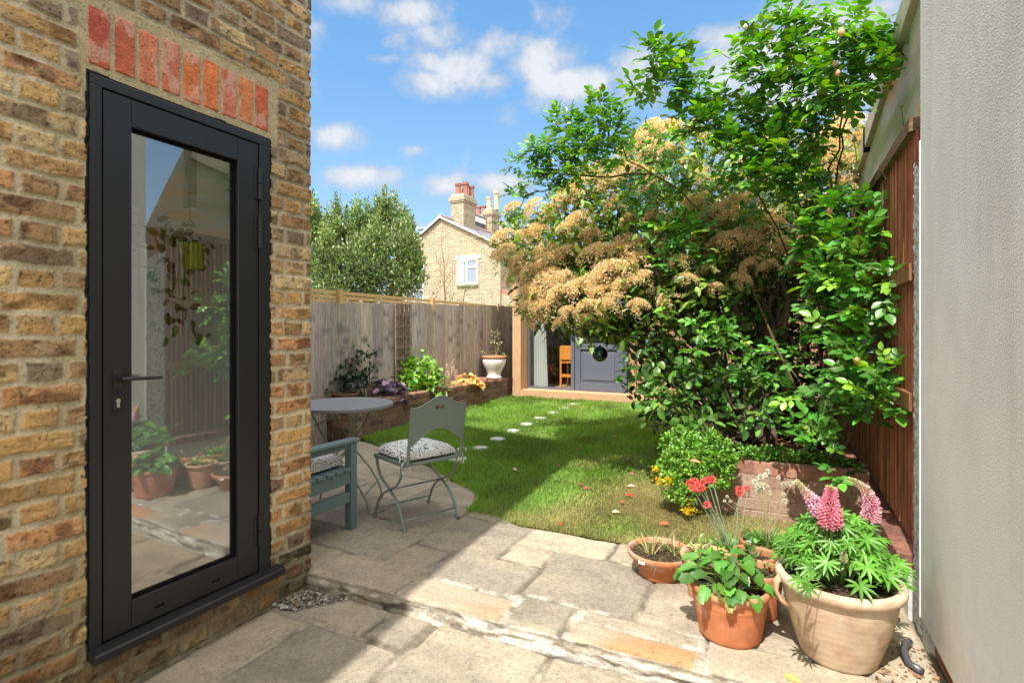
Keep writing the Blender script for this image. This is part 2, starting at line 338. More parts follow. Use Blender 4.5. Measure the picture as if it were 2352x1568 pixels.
# grass blades
def grass():
    n = 300000
    Y = 2.98+(8.25-2.98)*rng.rand(n)**1.45; X = -4.2+4.75*rng.rand(n)
    ok = (Y > lawn_edge(X)-.005+.02*rng.randn(n)) & ~((X > -.6) & (Y > 3.76)) 
    ok &= ~((X > -.45) & (rng.rand(n) < sst(X, -.5, .1)*.85))
    X, Y = X[ok], Y[ok]; n = len(X)
    dry = sst(fbm(X*1.3+9, Y*1.3, 0, 3)*.7+.42*sst(X-.10*(3.6-Y), -1.75, -.9)*sst(4.6-Y, 0, .9)+.14*sst(fbm(X*4, Y*4, 3, 2), .4, .7)+.06*sst(X, -2.6, -1.5), .5, .88)*.75
    ds = np.zeros(n)
    for sx, sy in [(-2.683,4.167),(-2.722,4.636),(-2.758,5.079),(-2.796,5.556),(-2.84,5.993),(-2.854,6.45),(-2.86,6.907),(-2.87,7.375),(-2.885,7.8)]:
        ds = np.maximum(ds, ((X-sx)**2+(Y-sy)**2 < (.070+.012*rng.rand(len(X)))**2))
    keep = ds < .5; X, Y, dry = X[keep], Y[keep], dry[keep]; n = len(X)
    P = np.stack([X, Y, lawn_z(Y)-.004], -1)
    edge = sst(lawn_edge(X)+.12-Y, 0, .12)
    tuft = fbm(X*9, Y*9, 1, 3)
    L = (.018+.03*rng.rand(n)*tuft*1.6)*(1-.45*dry)*(1+.25*edge)*(1+.12*(Y-3)); Wd = .0026+.0012*rng.rand(n)+.0006*(Y-3)
    D_ = rdir(n)*np.array([.55, .55, .2]); D_[:, 2] = .75+.3*rng.rand(n); D_[:, :2] += (np.stack([fbm(X*3, Y*3, 5, 2), fbm(X*3, Y*3, 9, 2)], -1)-.5)*1.1
    D_ /= np.linalg.norm(D_, axis=1, keepdims=True)
    a = rng.rand(n)*6.28; S = np.stack([np.cos(a), np.sin(a), 0*a], -1)
    b = np.stack([-np.sin(a), np.cos(a), 0*a], -1)*(.35*L*(rng.rand(n)-.3))[:, None]
    m_ = P+D_*(L*.55)[:, None]; t_ = P+D_*L[:, None]+b
    V = np.stack([P-S*Wd[:, None]*.5, P+S*Wd[:, None]*.5, m_+S*Wd[:, None]*.42, m_-S*Wd[:, None]*.42, t_], 1).reshape(-1, 3)
    o = (np.arange(n)*5)[:, None]; Fc = np.concatenate([o+[0, 1, 2], o+[0, 2, 3], o+[3, 2, 4]], 1).reshape(-1, 3)
    c = np.array((.165, .305, .05))*(1-dry[:, None])+np.array((.35, .305, .12))*dry[:, None]
    var = .8+.5*sst(fbm(X*2.2, Y*2.2, 4, 3), .3, .7); c = c*var[:, None]*(1+.2*rng.randn(n, 1)).clip(.5, 1.6)
    s = rng.rand(n) < .07+.12*dry; c[s] = np.array((.36, .31, .15))*(1+.2*rng.randn(s.sum(), 1))
    link_mesh('grass', V, Fc, M_grass, colr=np.repeat(c.clip(0, 1), 5, axis=0), kind='stuff')
grass()
# flagstones -------------------------------------------------------------
S1, S2, S3, SO = (.34, .29, .215), (.295, .255, .195), (.37, .318, .235), (.47, .27, .13)
def slab_surface(X, Y, slabs, gap=.004):
    H = np.full(X.shape, -.010); C = np.zeros(X.shape+(3,)); wx = X+.009*(fbm(X*9, Y*9, 2, 3)-.5)*2; wy = Y+.009*(fbm(X*9+40, Y*9, 8, 3)-.5)*2
    nz = fbm(X*35, Y*35, 0, 4); C[:] = np.array((.33, .285, .215))*(.55+.8*nz[..., None])
    dirt = sst(fbm(X*5, Y*5, 11, 3), .5, .62); C *= (1-.5*dirt[..., None])
    H += .006*(nz-.5)
    for i, s in enumerate(slabs):
        x0, x1, y0, y1, c, rg = s[:6]; dz = s[6] if len(s) > 6 else 0
        d = np.minimum(np.minimum(wx-x0, x1-wx), np.minimum(wy-y0, y1-wy))-gap*.5
        ins = d > 0
        if not ins.any(): continue
        xx, yy, dd = X[ins], Y[ins], d[ins]
        rv = fbm(xx*7+i*3.7, yy*16+i, i, 4)-.5; fine = fbm(xx*60, yy*60, i, 3)-.5; pit = sst(fbm(xx*70+i, yy*38, 3+i, 3), .68, .85)*.55
        H[ins] = dz+.002*hsh(i)+.006*(sst(dd, 0, .013)-1)+(.0035*rv+.0022*fine*rg-.0025*pit)*sst(dd, 0, .01)
        st = sst(fbm(xx*3.1+i, yy*3.1, i*2, 4), .46, .64); b = np.array(c)*(.92+.16*hsh(i, 3))
        cc = b[None]*(1+.42*rv+.5*fine*(.5+.5*rg))[:, None]; cc = cc*(1-st[:, None]*np.array((.14, .13, .1)))
        if c is SO:
            wv = (sst(fbm(xx*2.2, yy*9, 7+i, 4)+.25*(xx-x0)/(x1-x0), .45, .75)*(1. if x0 > -1 else .5))[:, None]; cc = np.array((.36, .30, .225))*(1-wv)+np.array((.42, .215, .105))*wv; cc = cc*(.85+.35*fbm(xx*4, yy*45, 3, 3)[:, None])
        cc = cc*(1-.55*pit[:, None]); ed = sst(.02-dd, 0, .02); cc = cc*(1-.16*ed[:, None])
        C[ins] = cc
    return H, C
upper = [(-2.42,-2.16,1.97,2.19,S1,.5),(-2.15,-1.60,1.90,2.185,S1,.6),(-1.585,-1.065,1.90,2.145,SO,.3,-.002),(-1.05,-.795,1.90,2.205,S2,.8),(-.755,-.265,1.90,2.12,SO,.3,-.003),(-.79,-.262,2.135,2.215,S3,.4),
 (-.25,.50,1.90,2.24,S3,.4),(-1.085,-.555,2.225,2.73,S2,1.3),(-1.87,-1.625,2.21,2.45,S1,.5),(-1.61,-1.10,2.16,2.495,S2,1.2),(-2.40,-1.885,2.20,2.69,S2,1.4),(-1.87,-1.36,2.465,2.96,S2,1.2),(-1.345,-1.10,2.51,2.725,S1,.6),
 (-1.35,-.835,2.745,2.985,S3,.7),(-.82,-.19,2.75,3.05,S3,.5),(-.54,-.20,2.23,2.735,S1,.6),(-.185,.50,2.255,2.72,S3,.5),(-.18,.5,2.735,3.05,S1,.5),
 (-2.41,-1.885,2.71,3.1,S1,.7),(-1.87,-1.62,2.975,3.2,S1,.6),(-2.42,-1.89,3.115,3.6,S2,1.),(-2.95,-2.43,1.97,2.44,S1,.6),(-2.95,-2.425,2.455,3.0,S2,1.1),(-2.95,-2.435,3.015,3.55,S1,.6),(-3.5,-2.965,1.97,2.6,S1,.6),(-3.5,-2.965,2.615,3.3,S2,.9),(-3.5,-2.965,3.315,4.2,S1,.7),
 (-2.95,-2.435,3.565,4.1,S2,.7),(-4.3,-3.515,1.97,2.9,S1,.7),(-4.3,-3.515,2.915,3.7,S2,.7),(-4.3,-3.515,3.715,4.5,S1,.7)]
lower = [(-2.125,-1.885,.9,1.69,S1,.6),(-1.87,-1.37,.9,1.695,S2,.8),(-2.0,-1.605,1.715,1.935,S1,.6),(-1.59,-1.385,1.72,1.945,S2,.6),(-1.345,-.825,.9,1.955,S3,.9),(-.805,-.2,1.2,1.96,S1,.9),(-.185,.5,1.2,1.98,S3,.7),
 (-2.125,.5,-.6,.885,S2,.7),(-.805,.5,.9,1.185,S1,.7)]
def step_y(x): return 1.925+.043*(x+2.15)
def upper_patio():
    xs = np.arange(-4.3, .53, .0075); s = np.concatenate([np.arange(-.13, 0, .0065), np.arange(0, 2.62, .0075)])
    Xg, Sg = np.meshgrid(xs, s, indexing='ij'); wob = .012*(fbm(Xg*3, 0*Xg, 3, 3)-.5)*2
    Y = step_y(Xg)+np.maximum(Sg, 0)+wob*(1-sst(Sg, 0, .1)); H, C = slab_surface(Xg, Y, upper)
    topz = .08+H; nose = .014; Yo = Y.copy(); Z = topz.copy()
    r = sst(Sg, 0, nose*2); Z -= (1-r)*.008*(Sg >= 0)
    rs = Sg < 0
    fr = -Sg[rs]; Xr = Xg[rs]
    lump = fbm(Xr*7, fr*20, 4, 4)-.5; lim = fbm(Xr*30, fr*30, 4, 3)-.5; band = sst(fr, .028, .036)
    Z[rs] = .072-fr*.72; Yo[rs] = Yo[rs]-.004+band*(-.014*sst(lump, -.2, .3))-.016*lump-.008*lim-.10*np.maximum(fr-.078, 0)*1.5
    white = .75*sst(Xr, -1.62, -1.3)*sst(fbm(Xr*9, fr*26, 2, 4)+.15*band, .42, .66); white = np.maximum(white, .35*sst(fbm(Xr*14, fr*30, 6, 4), .55, .65))
    cr = np.array((.25, .215, .16))*(1-white[:, None])+np.array((.55, .53, .475))*white[:, None]; cr = cr*(.7+.6*fbm(Xr*50, fr*50, 1, 3))[:, None]
    dk = sst(fbm(Xr*11, fr*30, 9, 3), .6, .7); cr *= (1-.55*dk)[:, None]; C[rs] = cr
    # lime mortar smeared along the front joints
    sm = sst(fbm(Xg*13, Y*13, 21, 4), .5, .62)*(Sg >= 0)*(sst(Xg, -1.75, -1.5))*(np.abs(Y-2.17) < .05+.03*fbm(Xg*5, 0*Xg, 3, 2)); jm = (H < -.0035)
    ww = (.5*sm*jm*(.6+.6*fbm(Xg*50, Y*50, 1, 3)))[..., None].clip(0, 1); C = C*(1-ww)+np.array((.54, .525, .48))*ww
    xj = np.minimum(np.abs(Xg+1.058), np.minimum(np.abs(Xg+.775), np.abs(Xg+.257))); mk = (xj < .024) & (Y < 2.2) & (Sg >= 0) & (fbm(Xg*25, Y*25, 5, 3) > .42); C[mk] = C[mk]*.6+np.array((.52, .49, .43))*.4*(.85+.3*fbm(Xg*60, Y*60, 2, 2)[mk][:, None])
    V = np.stack([Xg, Yo, Z], -1).reshape(-1, 3); keep = (Y < lawn_edge(Xg)+.05)[:-1, :-1]
    V, Fc, C = compact(V, grid_faces(len(xs), len(s), keep), C.reshape(-1, 3)); link_mesh('patio', V, Fc, M_stone, colr=C, smooth=True, kind='structure')
def lower_patio():
    xs = np.arange(-2.14, .53, .0065); ys = np.arange(-.6, 1.99, .0065); Xg, Yg = np.meshgrid(xs, ys, indexing='ij'); H, C = slab_surface(Xg, Yg, lower, .008)
    # shallow saucer hollow at the corner stone, gravel beyond
    g_ = (Xg+2.15)/.32+(1.96-Yg)/.34 
    H = np.where(((Xg+2.16)/.29)**2+((1.96-Yg)/.24)**2 < 1, -.028, H)
    V = np.stack([Xg, Yg, H], -1).reshape(-1, 3); link_mesh('paving', V, grid_faces(len(xs), len(ys)), M_stone, colr=C.reshape(-1, 3), smooth=True, kind='structure')
upper_patio(); lower_patio()
def pebbles():
    mb = Fol(); import itertools
    ph = (1+5**.5)/2; I = np.array([(-1,ph,0),(1,ph,0),(-1,-ph,0),(1,-ph,0),(0,-1,ph),(0,1,ph),(0,-1,-ph),(0,1,-ph),(ph,0,-1),(ph,0,1),(-ph,0,-1),(-ph,0,1)])/1.9
    IF = np.array([(0,11,5),(0,5,1),(0,1,7),(0,7,10),(0,10,11),(1,5,9),(5,11,4),(11,10,2),(10,7,6),(7,1,8),(3,9,4),(3,4,2),(3,2,6),(3,6,8),(3,8,9),(4,9,5),(2,4,11),(6,2,10),(8,6,7),(9,8,1)])
    i = 0
    while i < 420:
        x = -2.14+.36*rng.rand(); y = 1.66+.30*rng.rand(); 
        if ((x+2.16)/.30)**2+((1.96-y)/.25)**2 > 1: continue
        s = .005+.009*rng.rand()**1.5; V = I*s*np.array([1, .8, .55])*(1+.18*rng.randn(12, 1)); a = rng.rand()*6.28
        V = V@np.array([[math.cos(a), math.sin(a), 0], [-math.sin(a), math.cos(a), 0], [0, 0, 1]])+[x, y, -.024+.022*rng.rand()+.012*(1-i/420)]
        c = np.array([(.30, .28, .24), (.22, .20, .18), (.38, .36, .31), (.24, .17, .12)][rng.randint(4)])*(.7+.5*rng.rand()); mb.add(V, IF, np.tile(c, (12, 1))); i += 1
    mb.build('gravel', mat('pebble', vcol=True, rough=.7, spec=.3, bump=(120, .3)), kind='stuff', label='small grey pebbles filling the corner between house wall and step')
pebbles()
# ================================================================ THE BRICK HOUSE (left)
house = empty('brick_house', (XW, YC, 0), label='yellow stock brick house wall with dark glazed door and red brick arch', cat='house')
house_i = house
def P_(o): o.parent = house; o.matrix_parent_inverse = house.matrix_world.inverted() if False else o.matrix_parent_inverse; o.location = (o.location[0]-XW, o.location[1]-YC, o.location[2]); return o
DY0, DY1, DZ0, DZ1 = .966, 1.694, .150, 2.205
def house_wall():
    res = .004; u = np.arange(.42, YC+.14, res); z = np.arange(-.05, 3.06, res); U, Zg = np.meshgrid(u, z, indexing='ij')
    wu = U+.007*(fbm(U*16, Zg*16, 1, 3)-.5)*2; wz = Zg+.008*(fbm(U*13, Zg*13, 7, 3)-.5)*2+.010*(fbm(U*2.2, Zg*2.2, 12, 2)-.5)*2
    j = np.floor(wz/.0755).astype(int); v = wz-j*.0755
    off = (j % 2)*.16875+.03*(hsh(j, 5)-.5)+.02
    p = (YC-.004-wu)+off; per = .3375; k = np.floor(p/per); q = p-k*per
    st = q < .2225; bx0 = np.where(st, 0, .2225); bl = np.where(st, .2225, .115); lx = q-bx0; bid = k*2+st
    corner = wu > YC-.0
    bid = bid+j*57
    mort = .0072+.004*(hsh(bid, 2)-.3)
    d = np.minimum(np.minimum(lx, bl-lx), np.minimum(v, .0755-v))-mort+.007*(fbm(U*38, Zg*38, 5, 3)-.5)
    d = np.where(wu > YC-.004, np.minimum(v, .0755-v)-mort, d)
    h1, h2, h3 = hsh(bid, 1), hsh(bid, 9), hsh(bid, 4)
    rough = fbm(U*40, Zg*40, h1*30, 4)-.5; chip = sst(fbm(U*24+h2*20, Zg*24, 3, 3), .60, .72); crease = sst(np.abs(fbm(U*9+h3*11, Zg*30, 6, 3)-.5), .0, .05)
    face = .0065+.0035*(h1-.5)+.0075*rough-.0065*chip*sst(h3, .2, .6)-.0025*(1-crease)*sst(h2, .3, .5)
    mh = -.0015+.004*(fbm(U*55, Zg*55, 2, 4)-.5)+.0045*sst(fbm(U*6, Zg*6, 14, 3), .5, .62)
    e = sst(d, -.003, .006); Hh = mh*(1-e)+face*e
    pal = np.array([(.47,.285,.10),(.50,.34,.15),(.41,.24,.09),(.31,.18,.08),(.20,.145,.095),(.47,.235,.095),(.53,.39,.20),(.38,.27,.15)])
    dark = sst(Zg+.55*U+.25*fbm(U*2, Zg*2, 8, 2), 2.35, 3.35); low = sst(.42-Zg+.2*fbm(U*3, Zg*3, 3, 2), 0, .35)
    cut = np.stack([np.interp(h3, [0, 1], [0, 1])]*1, 0)[0]
    wts = [.25, .21, .18, .11, .04, .05, .09, .07]; cw = np.cumsum(wts); idx = np.searchsorted(cw, h3*.999*cw[-1]).clip(0, 7)
    idxd = np.searchsorted(np.cumsum([.09, .12, .14, .22, .24, .04, .05, .10]), hsh(bid, 21)*.999).clip(0, 7)
    usedark = hsh(bid, 33) < np.maximum(dark, low*.8)*.95
    idx = np.where(usedark, idxd, idx); c = pal[idx]
    pier = (U > 1.69) & (Zg < 1.35); orange = sst(hsh(bid, 17), .55, .6)*pier; c = c*(1-orange[..., None]*.55)+np.array((.45, .21, .09))*orange[..., None]*.55
    c = c*(.82+.36*h2)[..., None]; c = c*1.06+.05*np.array((1, .90, .72))
    bl1 = sst(fbm(U*15+h1*50, Zg*24, h2*9, 5), .48, .62)*(.35+.65*h3); c = c*(1-bl1[..., None]*.70*np.array((.9, .95, .9)))
    bl2 = sst(fbm(U*16+h2*70, Zg*26, h3*9+4, 4), .55, .70)*h1; c = c*(1-bl2[..., None]*.5)+np.array((.50, .40, .26))*bl2[..., None]*.5
    pit = sst(fbm(U*110, Zg*110, 9, 2), .70, .80); c = c*(1-.65*pit[..., None]); c = c*(1+.5*rough[..., None])
    mc = np.array((.56, .48, .335))*(.78+.44*fbm(U*30, Zg*30, 6, 3))[..., None]; mg = sst(fbm(U*2.5, Zg*2.5, 4, 3), .5, .6); mc = mc*(1-.22*mg[..., None])
    dk2 = (.35*dark+.45*low)[..., None]; mc = mc*(1-dk2); c = c*(1-.18*dark-.35*low)[..., None]
    moss = sst(.30-Zg+.25*(fbm(U*12, Zg*12, 2, 3)-.5), 0, .2)[..., None]
    C = mc*(1-e[..., None])+c*e[..., None]; C = C*(1-.25*moss)+np.array((.11, .105, .05))*.25*moss
    # mortar bed round the arch, render patch left of the head
    ax = np.maximum(DY0-.005-U, U-1.715); az = np.maximum(2.205-Zg, Zg-2.462); ad = np.maximum(ax, az)+.016*(fbm(U*14, Zg*14, 31, 3)-.5)*2
    arch = sst(-ad, -.035, -.018); Hh = Hh*(1-arch)+arch*(.002+.003*(fbm(U*60, Zg*60, 2, 3)-.5)); am = np.array((.42, .35, .215))*(.8+.4*fbm(U*25, Zg*25, 3, 3))[..., None]; C = C*(1-arch[..., None])+am*arch[..., None]
    # making-good mortar left of the door jamb
    jb = sst(.045+.02*(fbm(Zg*9, U*9, 4, 2)-.5)*2-np.abs(DY0-.065-U), -.02, .004)*(1-e*.75)*(Zg < 2.2); C = C*(1-.5*jb[..., None])+np.array((.33, .28, .15))*.5*jb[..., None]
    # black paint overlapping on to the brick edge
    dd = np.maximum(np.maximum(DY0-U, U-DY1), np.maximum(DZ0-Zg, Zg-DZ1)); pe = dd < .006+.006*sst(fbm(Zg*23+3, U*5, 77, 4), .45, .70); pe &= Zg > .16
    C[pe] = (.018, .0185, .021)
    # corner wrap
    X = XW+Hh; Y = U.copy(); rc = .006; s_ = U-YC; cm = s_ > -rc
    ang = np.clip((s_+rc)/(2*rc), 0, 1)*math.pi/2; ext = np.maximum(s_-rc, 0)
    Xc = XW-rc+(rc+Hh)*np.cos(ang)-ext; Yc = YC-rc+(rc+Hh)*np.sin(ang); X[cm] = Xc[cm]; Y[cm] = Yc[cm]
    V = np.stack([X, Y, Zg], -1).reshape(-1, 3); um = (U+res/2)[:-1, :-1]; zm = (Zg+res/2)[:-1, :-1]
    keep = ~((um > DY0) & (um < DY1) & (zm > DZ0) & (zm < DZ1))
    V, Fc, C = compact(V, grid_faces(len(u), len(z), keep), C.reshape(-1, 3))
    P_(link_mesh('wall', V, Fc, M_brick, colr=C, smooth=True))
house_wall()
def arch_bricks():
    mb = Fol(); yy = np.linspace(.958, 1.694, 10); cols = [(.42,.10,.065),(.47,.13,.075),(.56,.20,.12),(.50,.16,.10),(.60,.18,.075),(.62,.19,.075),(.54,.18,.12),(.58,.20,.085),(.50,.13,.075)]
    for i in range(9):
        a, b = yy[i]+.0045, yy[i+1]-.0045; z0, z1 = 2.238+.003*rng.randn(), 2.448+.003*rng.randn(); nu, nz = 26, 60
        U, Z = np.meshgrid(np.linspace(0, 1, nu), np.linspace(0, 1, nz), indexing='ij'); Yg = a+(b-a)*U; Zg = z0+(z1-z0)*Z
        d = np.minimum(np.minimum(Yg-a, b-Yg), np.minimum(Zg-z0, z1-Zg)); H = .011*sst(d, 0, .006)+.002*(fbm(Yg*50, Zg*50, i, 4)-.5)-.002*sst(fbm(Yg*30, Zg*30, i+3, 3), .6, .7)
        wob = .002*(fbm(Zg*30, U*0, i*5, 2)-.5); V = np.stack([XW+H-.004, Yg+wob, Zg], -1).reshape(-1, 3)
        lime = sst(fbm(Yg*20+i, Zg*14, i*3, 4)+.10*(i == 0), .52, .66); n_ = fbm(Yg*40, Zg*40, 2, 3)
        C = np.array(cols[i])[None, None]*(.72+.56*n_)[..., None]; C = C*(1-.5*lime[..., None])+np.array((.62, .42, .32))*.5*lime[..., None]; mb.add(V, grid_faces(nu, nz), C.reshape(-1, 3))
    P_(mb.build('brick_arch', M_brick, smooth=True))
arch_bricks()
Mb_x = brick_mat('far_stock_x', (.36, .26, .14), (.25, .17, .09), (.42, .37, .28), 'X')
Mb_y = brick_mat('far_stock_y', (.36, .26, .14), (.25, .17, .09), (.42, .37, .28), 'Y')
M_plaster = mat('inner_plaster', (.50, .50, .48), .8, .1)
mb = MB(); mb.box((-2.42, -4, 3.06), (XW-.001, YC-.006, 5.15)); mb.box((-2.42, -.2, -.05), (XW-.001, .42, 3.06)); mb.box((-2.42, -4, -.05), (XW-.001, -1.9, 3.06)); mb.box((-2.42, -1.9, -.05), (XW-.001, -.2, .95)); mb.box((-2.42, -1.9, 2.25), (XW-.001, -.2, 3.06)); P_(mb.build('upper_wall', Mb_x))  # unseen unglazed opening added below to let sky light into the room
mb = MB()                                   # rear wall with slit window
mb.box((-8, 1.72, -.05), (-2.81, YC-.006, 5.15)); mb.box((-2.81, 1.72, -.05), (-2.162, YC-.006, 1.95)); mb.box((-2.81, 1.72, 2.28), (-2.162, YC-.006, 5.15)); mb.box((-2.70, 1.72, 1.95), (-2.162, YC-.006, 2.28))
P_(mb.build('rear_wall', Mb_y))
mb = MB()
mb.box((-2.40, .42, -.05), (-2.20, .95, 3.05)); mb.box((-2.40, .95, -.05), (-2.20, 1.72, .148)); mb.box((-2.40, .95, 2.21), (-2.20, 1.72, 3.05)); mb.box((-2.44, 1.70, .12), (-2.24, 1.718, 2.21))
mb.box((-6, 1.695, .15), (-2.812, 1.716, 2.7)); mb.box((-2.812, 1.695, .15), (-2.40, 1.716, 1.95)); mb.box((-2.812, 1.695, 2.28), (-2.40, 1.716, 2.7)); mb.box((-2.70, 1.695, 1.95), (-2.40, 1.716, 2.28))
mb.box((-6, -2.1, .1), (-2.4, -2, 2.7)); mb.box((-6, -2, 2.7), (-2.3, 1.72, 2.8)); mb.box((-2.2999, .43, .15), (-2.295, .94, 2.7))  # far end wall left out, unseen, so more light reaches the interior
P_(mb.build('inner_room', M_plaster))
mb = MB(); mb.box((-6, -2, .1), (-2.2, 1.7, .149)); P_(mb.build('inner_floor', mat('oak_floor', (.3, .2, .11), .4, .4)))
mb = MB(); xe = lambda y: -1.80-.065*(y-.2)
za = lambda x: 5.2-.3*(x+1.85)
for (z_o) in (0,):
    ya, yb = -4., YC+.03; xa, xb = xe(ya), xe(yb); r = -7.5
    top = [(xa, ya, 5.2), (xb, yb, 5.2), (r, yb, 5.2+.3*(-1.85-r)), (r, ya, 5.2+.3*(-1.85-r))]; bot = [(x, y, z-.12) for x, y, z in top]
    mb.add(top+bot, [(0, 1, 2, 3), (7, 6, 5, 4), (0, 4, 5, 1), (1, 5, 6, 2), (2, 6, 7, 3), (3, 7, 4, 0)])
P_(mb.build('roof', mat('slate', (.09, .095, .11), .7, .3, bump=(20, .3))))
mb = MB(); mb.add([(-2.162, 1.93, 5.14), (-7.4, 1.93, 5.14), (-7.4, 1.93, 6.74), (-2.162, 1.75, 5.16), (-7.4, 1.75, 5.14), (-7.4, 1.75, 6.74)], [(0, 1, 2), (3, 5, 4), (0, 2, 5, 3)]); P_(mb.build('gable', Mb_y))
# door --------------------------------------------------------------------
FX = XW+.008
mb = MB(); 
mb.box((XW-.07, DY0+.001, DZ0+.02), (FX, 1.005, 2.168)); mb.box((XW-.07, 1.640, DZ0+.02), (FX, DY1-.001, 2.168)); mb.box((XW-.07, DY0+.001, 2.168), (FX, DY1-.001, DZ1-.001))
P_(mb.build('door_frame', M_black, bevel=.003))
mb = MB(); s0 = [(XW-.08, 0, .158), (XW+.052, 0, .150), (XW+.058, 0, .155), (XW+.058, 0, .178), (XW+.052, 0, .184), (XW-.08, 0, .196)]
n = len(s0); V = [(x, .962, z) for x, _, z in s0]+[(x, 1.742, z) for x, _, z in s0]
mb.add(V, [(i, i+n, (i+1) % n+n, (i+1) % n) for i in range(n)]+[tuple(range(n)), tuple(range(n, 2*n))[::-1]]); P_(mb.build('door_sill', M_black, bevel=.002))
door = MB(); ly0, ly1, lz0, lz1 = 1.010, 1.634, .196, 2.163; gy0, gy1, gz0, gz1 = 1.103, 1.535, .300, 2.062; lx = FX-.004
door.box((XW-.062, ly0, lz0), (lx, gy0, lz1)); door.box((XW-.062, gy1, lz0), (lx, ly1, lz1)); door.box((XW-.062, gy0, lz0), (lx, gy1, gz0)); door.box((XW-.062, gy0, gz1), (lx, gy1, lz1))
dr = P_(door.build('door', M_black, bevel=.003))
def sub(o, par=None): o.parent = par or dr; return o
# (sub-parts of the door keep world offsets: the door object sits at minus the house origin)
def D_(o): o.parent = dr; return o
mb = MB(); bw = .009
for a, b in (((gy0, gz0), (gy1, gz0+bw)), ((gy0, gz1-bw), (gy1, gz1)), ((gy0, gz0+bw), (gy0+bw, gz1-bw)), ((gy1-bw, gz0+bw), (gy1, gz1-bw))): mb.box((XW-.04, a[0], a[1]), (XW-.016, b[0], b[1]))
D_(mb.build('glazing_bead', M_gap))
mb = MB(); gx = XW-.026; mb.box((gx-.004, gy0+.002, gz0+.002), (gx, gy1-.002, gz1-.002)); D_(mb.build('pane', M_glass))
mb = MB(); hx, hy, hz = lx, 1.054, 1.128
mb.box((hx-.001, hy-.014, hz-.034), (hx+.007, hy+.014, hz+.034)); mb.tube([(hx+.006, hy, hz+.002), (hx+.047, hy, hz+.002)], .0095, 14)
mb.tube([(hx+.043, hy-.006, hz+.002), (hx+.05, hy+.02, hz+.002), (hx+.05, hy+.06, hz+.001), (hx+.048, hy+.128, hz-.001)], [.010, .0105, .0095, .008], 14, flat=.75); D_(mb.build('handle', mat('handle_metal', (.04, .04, .045), .28, .6, .6), bevel=.002))
mb = MB(); mb.box((hx-.001, hy-.014, 1.012), (hx+.006, hy+.014, 1.072)); D_(mb.build('lock_plate', M_black, bevel=.003))
mb = MB(); mb.tube([(hx+.005, hy, 1.051), (hx+.009, hy, 1.051)], .0075, 16); mb.box((hx+.005, hy-.0045, 1.026), (hx+.0088, hy+.0045, 1.048)); D_(mb.build('lock_cylinder', M_steel))
for z0, z1 in ((1.91, 2.055), (1.685, 1.835), (.315, .455)):
    mb = MB(); mb.tube([(FX+.007, 1.637, z0), (FX+.007, 1.637, (z0+z1)/2-.002)], .0095, 12); mb.tube([(FX+.007, 1.637, (z0+z1)/2+.002), (FX+.007, 1.637, z1)], .0095, 12); mb.box((lx-.001, 1.612, z0), (lx+.003, 1.634, z1)); D_(mb.build('hinge', M_black))
for y in (1.20, 1.43):
    mb = MB(); mb.box((lx-.002, y-.018, .236), (lx+.002, y+.018, .243)); D_(mb.build('drain_cap', M_gap))
# things behind the glass
mb = MB(); 
for z in (1.93, 1.83, 1.73, 1.63): mb.tube([(-3.05, 1.60, z), (-2.86, 1.60, z)], .003, 5); mb.tube([(-3.05, 1.45, z), (-2.86, 1.45, z)], .003, 5); mb.tube([(-3.05, 1.60, z), (-3.05, 1.45, z)], .003, 5); mb.tube([(-2.86, 1.60, z), (-2.86, 1.45, z)], .003, 5)
for x, y in ((-3.05, 1.6), (-3.05, 1.45), (-2.86, 1.6), (-2.86, 1.45)): mb.tube([(x, y, 1.45), (x, y, 1.95)], .004, 6)
mb.build('wire_rack', M_white, label='white wire kitchen rack seen through the door glass', cat='rack')
def hang_plant():
    t = empty('hanging_plant', (-2.50, 1.55, 1.70), label='trailing houseplant in lime green pot behind the door glass', cat='plant')
    mb = MB(); mb.lathe([(0, -.1), (.045, -.1), (.055, 0), (.058, .02), (.05, .02), (.045, 0), (0, 0)], n=20); mb.build('pot', mat('lime_pot', (.45, .6, .03), .4, .4), t)
    f = Fol(); n = 90; P = np.stack([.05*rng.randn(n)-.02, -.03-.04*rng.rand(n)+.06*rng.randn(n), .12-.55*rng.rand(n)**1.4], -1); f.add(*(lambda r: (r[0], r[1], leafcol(n, r[2], (.05, .14, .03))))(leaves(P, rdir(n)+[0, 0, -.7], rdir(n)+[1, 0, .5], .04+.025*rng.rand(n), .034, 'oval'))); f.build('foliage', M_leaf, t)
    mb = MB(); mb.tube([(0, 0, .02), (-.02, -.03, .5), (0, 0, 1.0)], .002, 5); mb.tube([(.03, -.04, .02), (.04, -.07, -.2), (.02, -.06, -.42)], .002, 5); mb.build('stem', M_stem, t)
hang_plant()
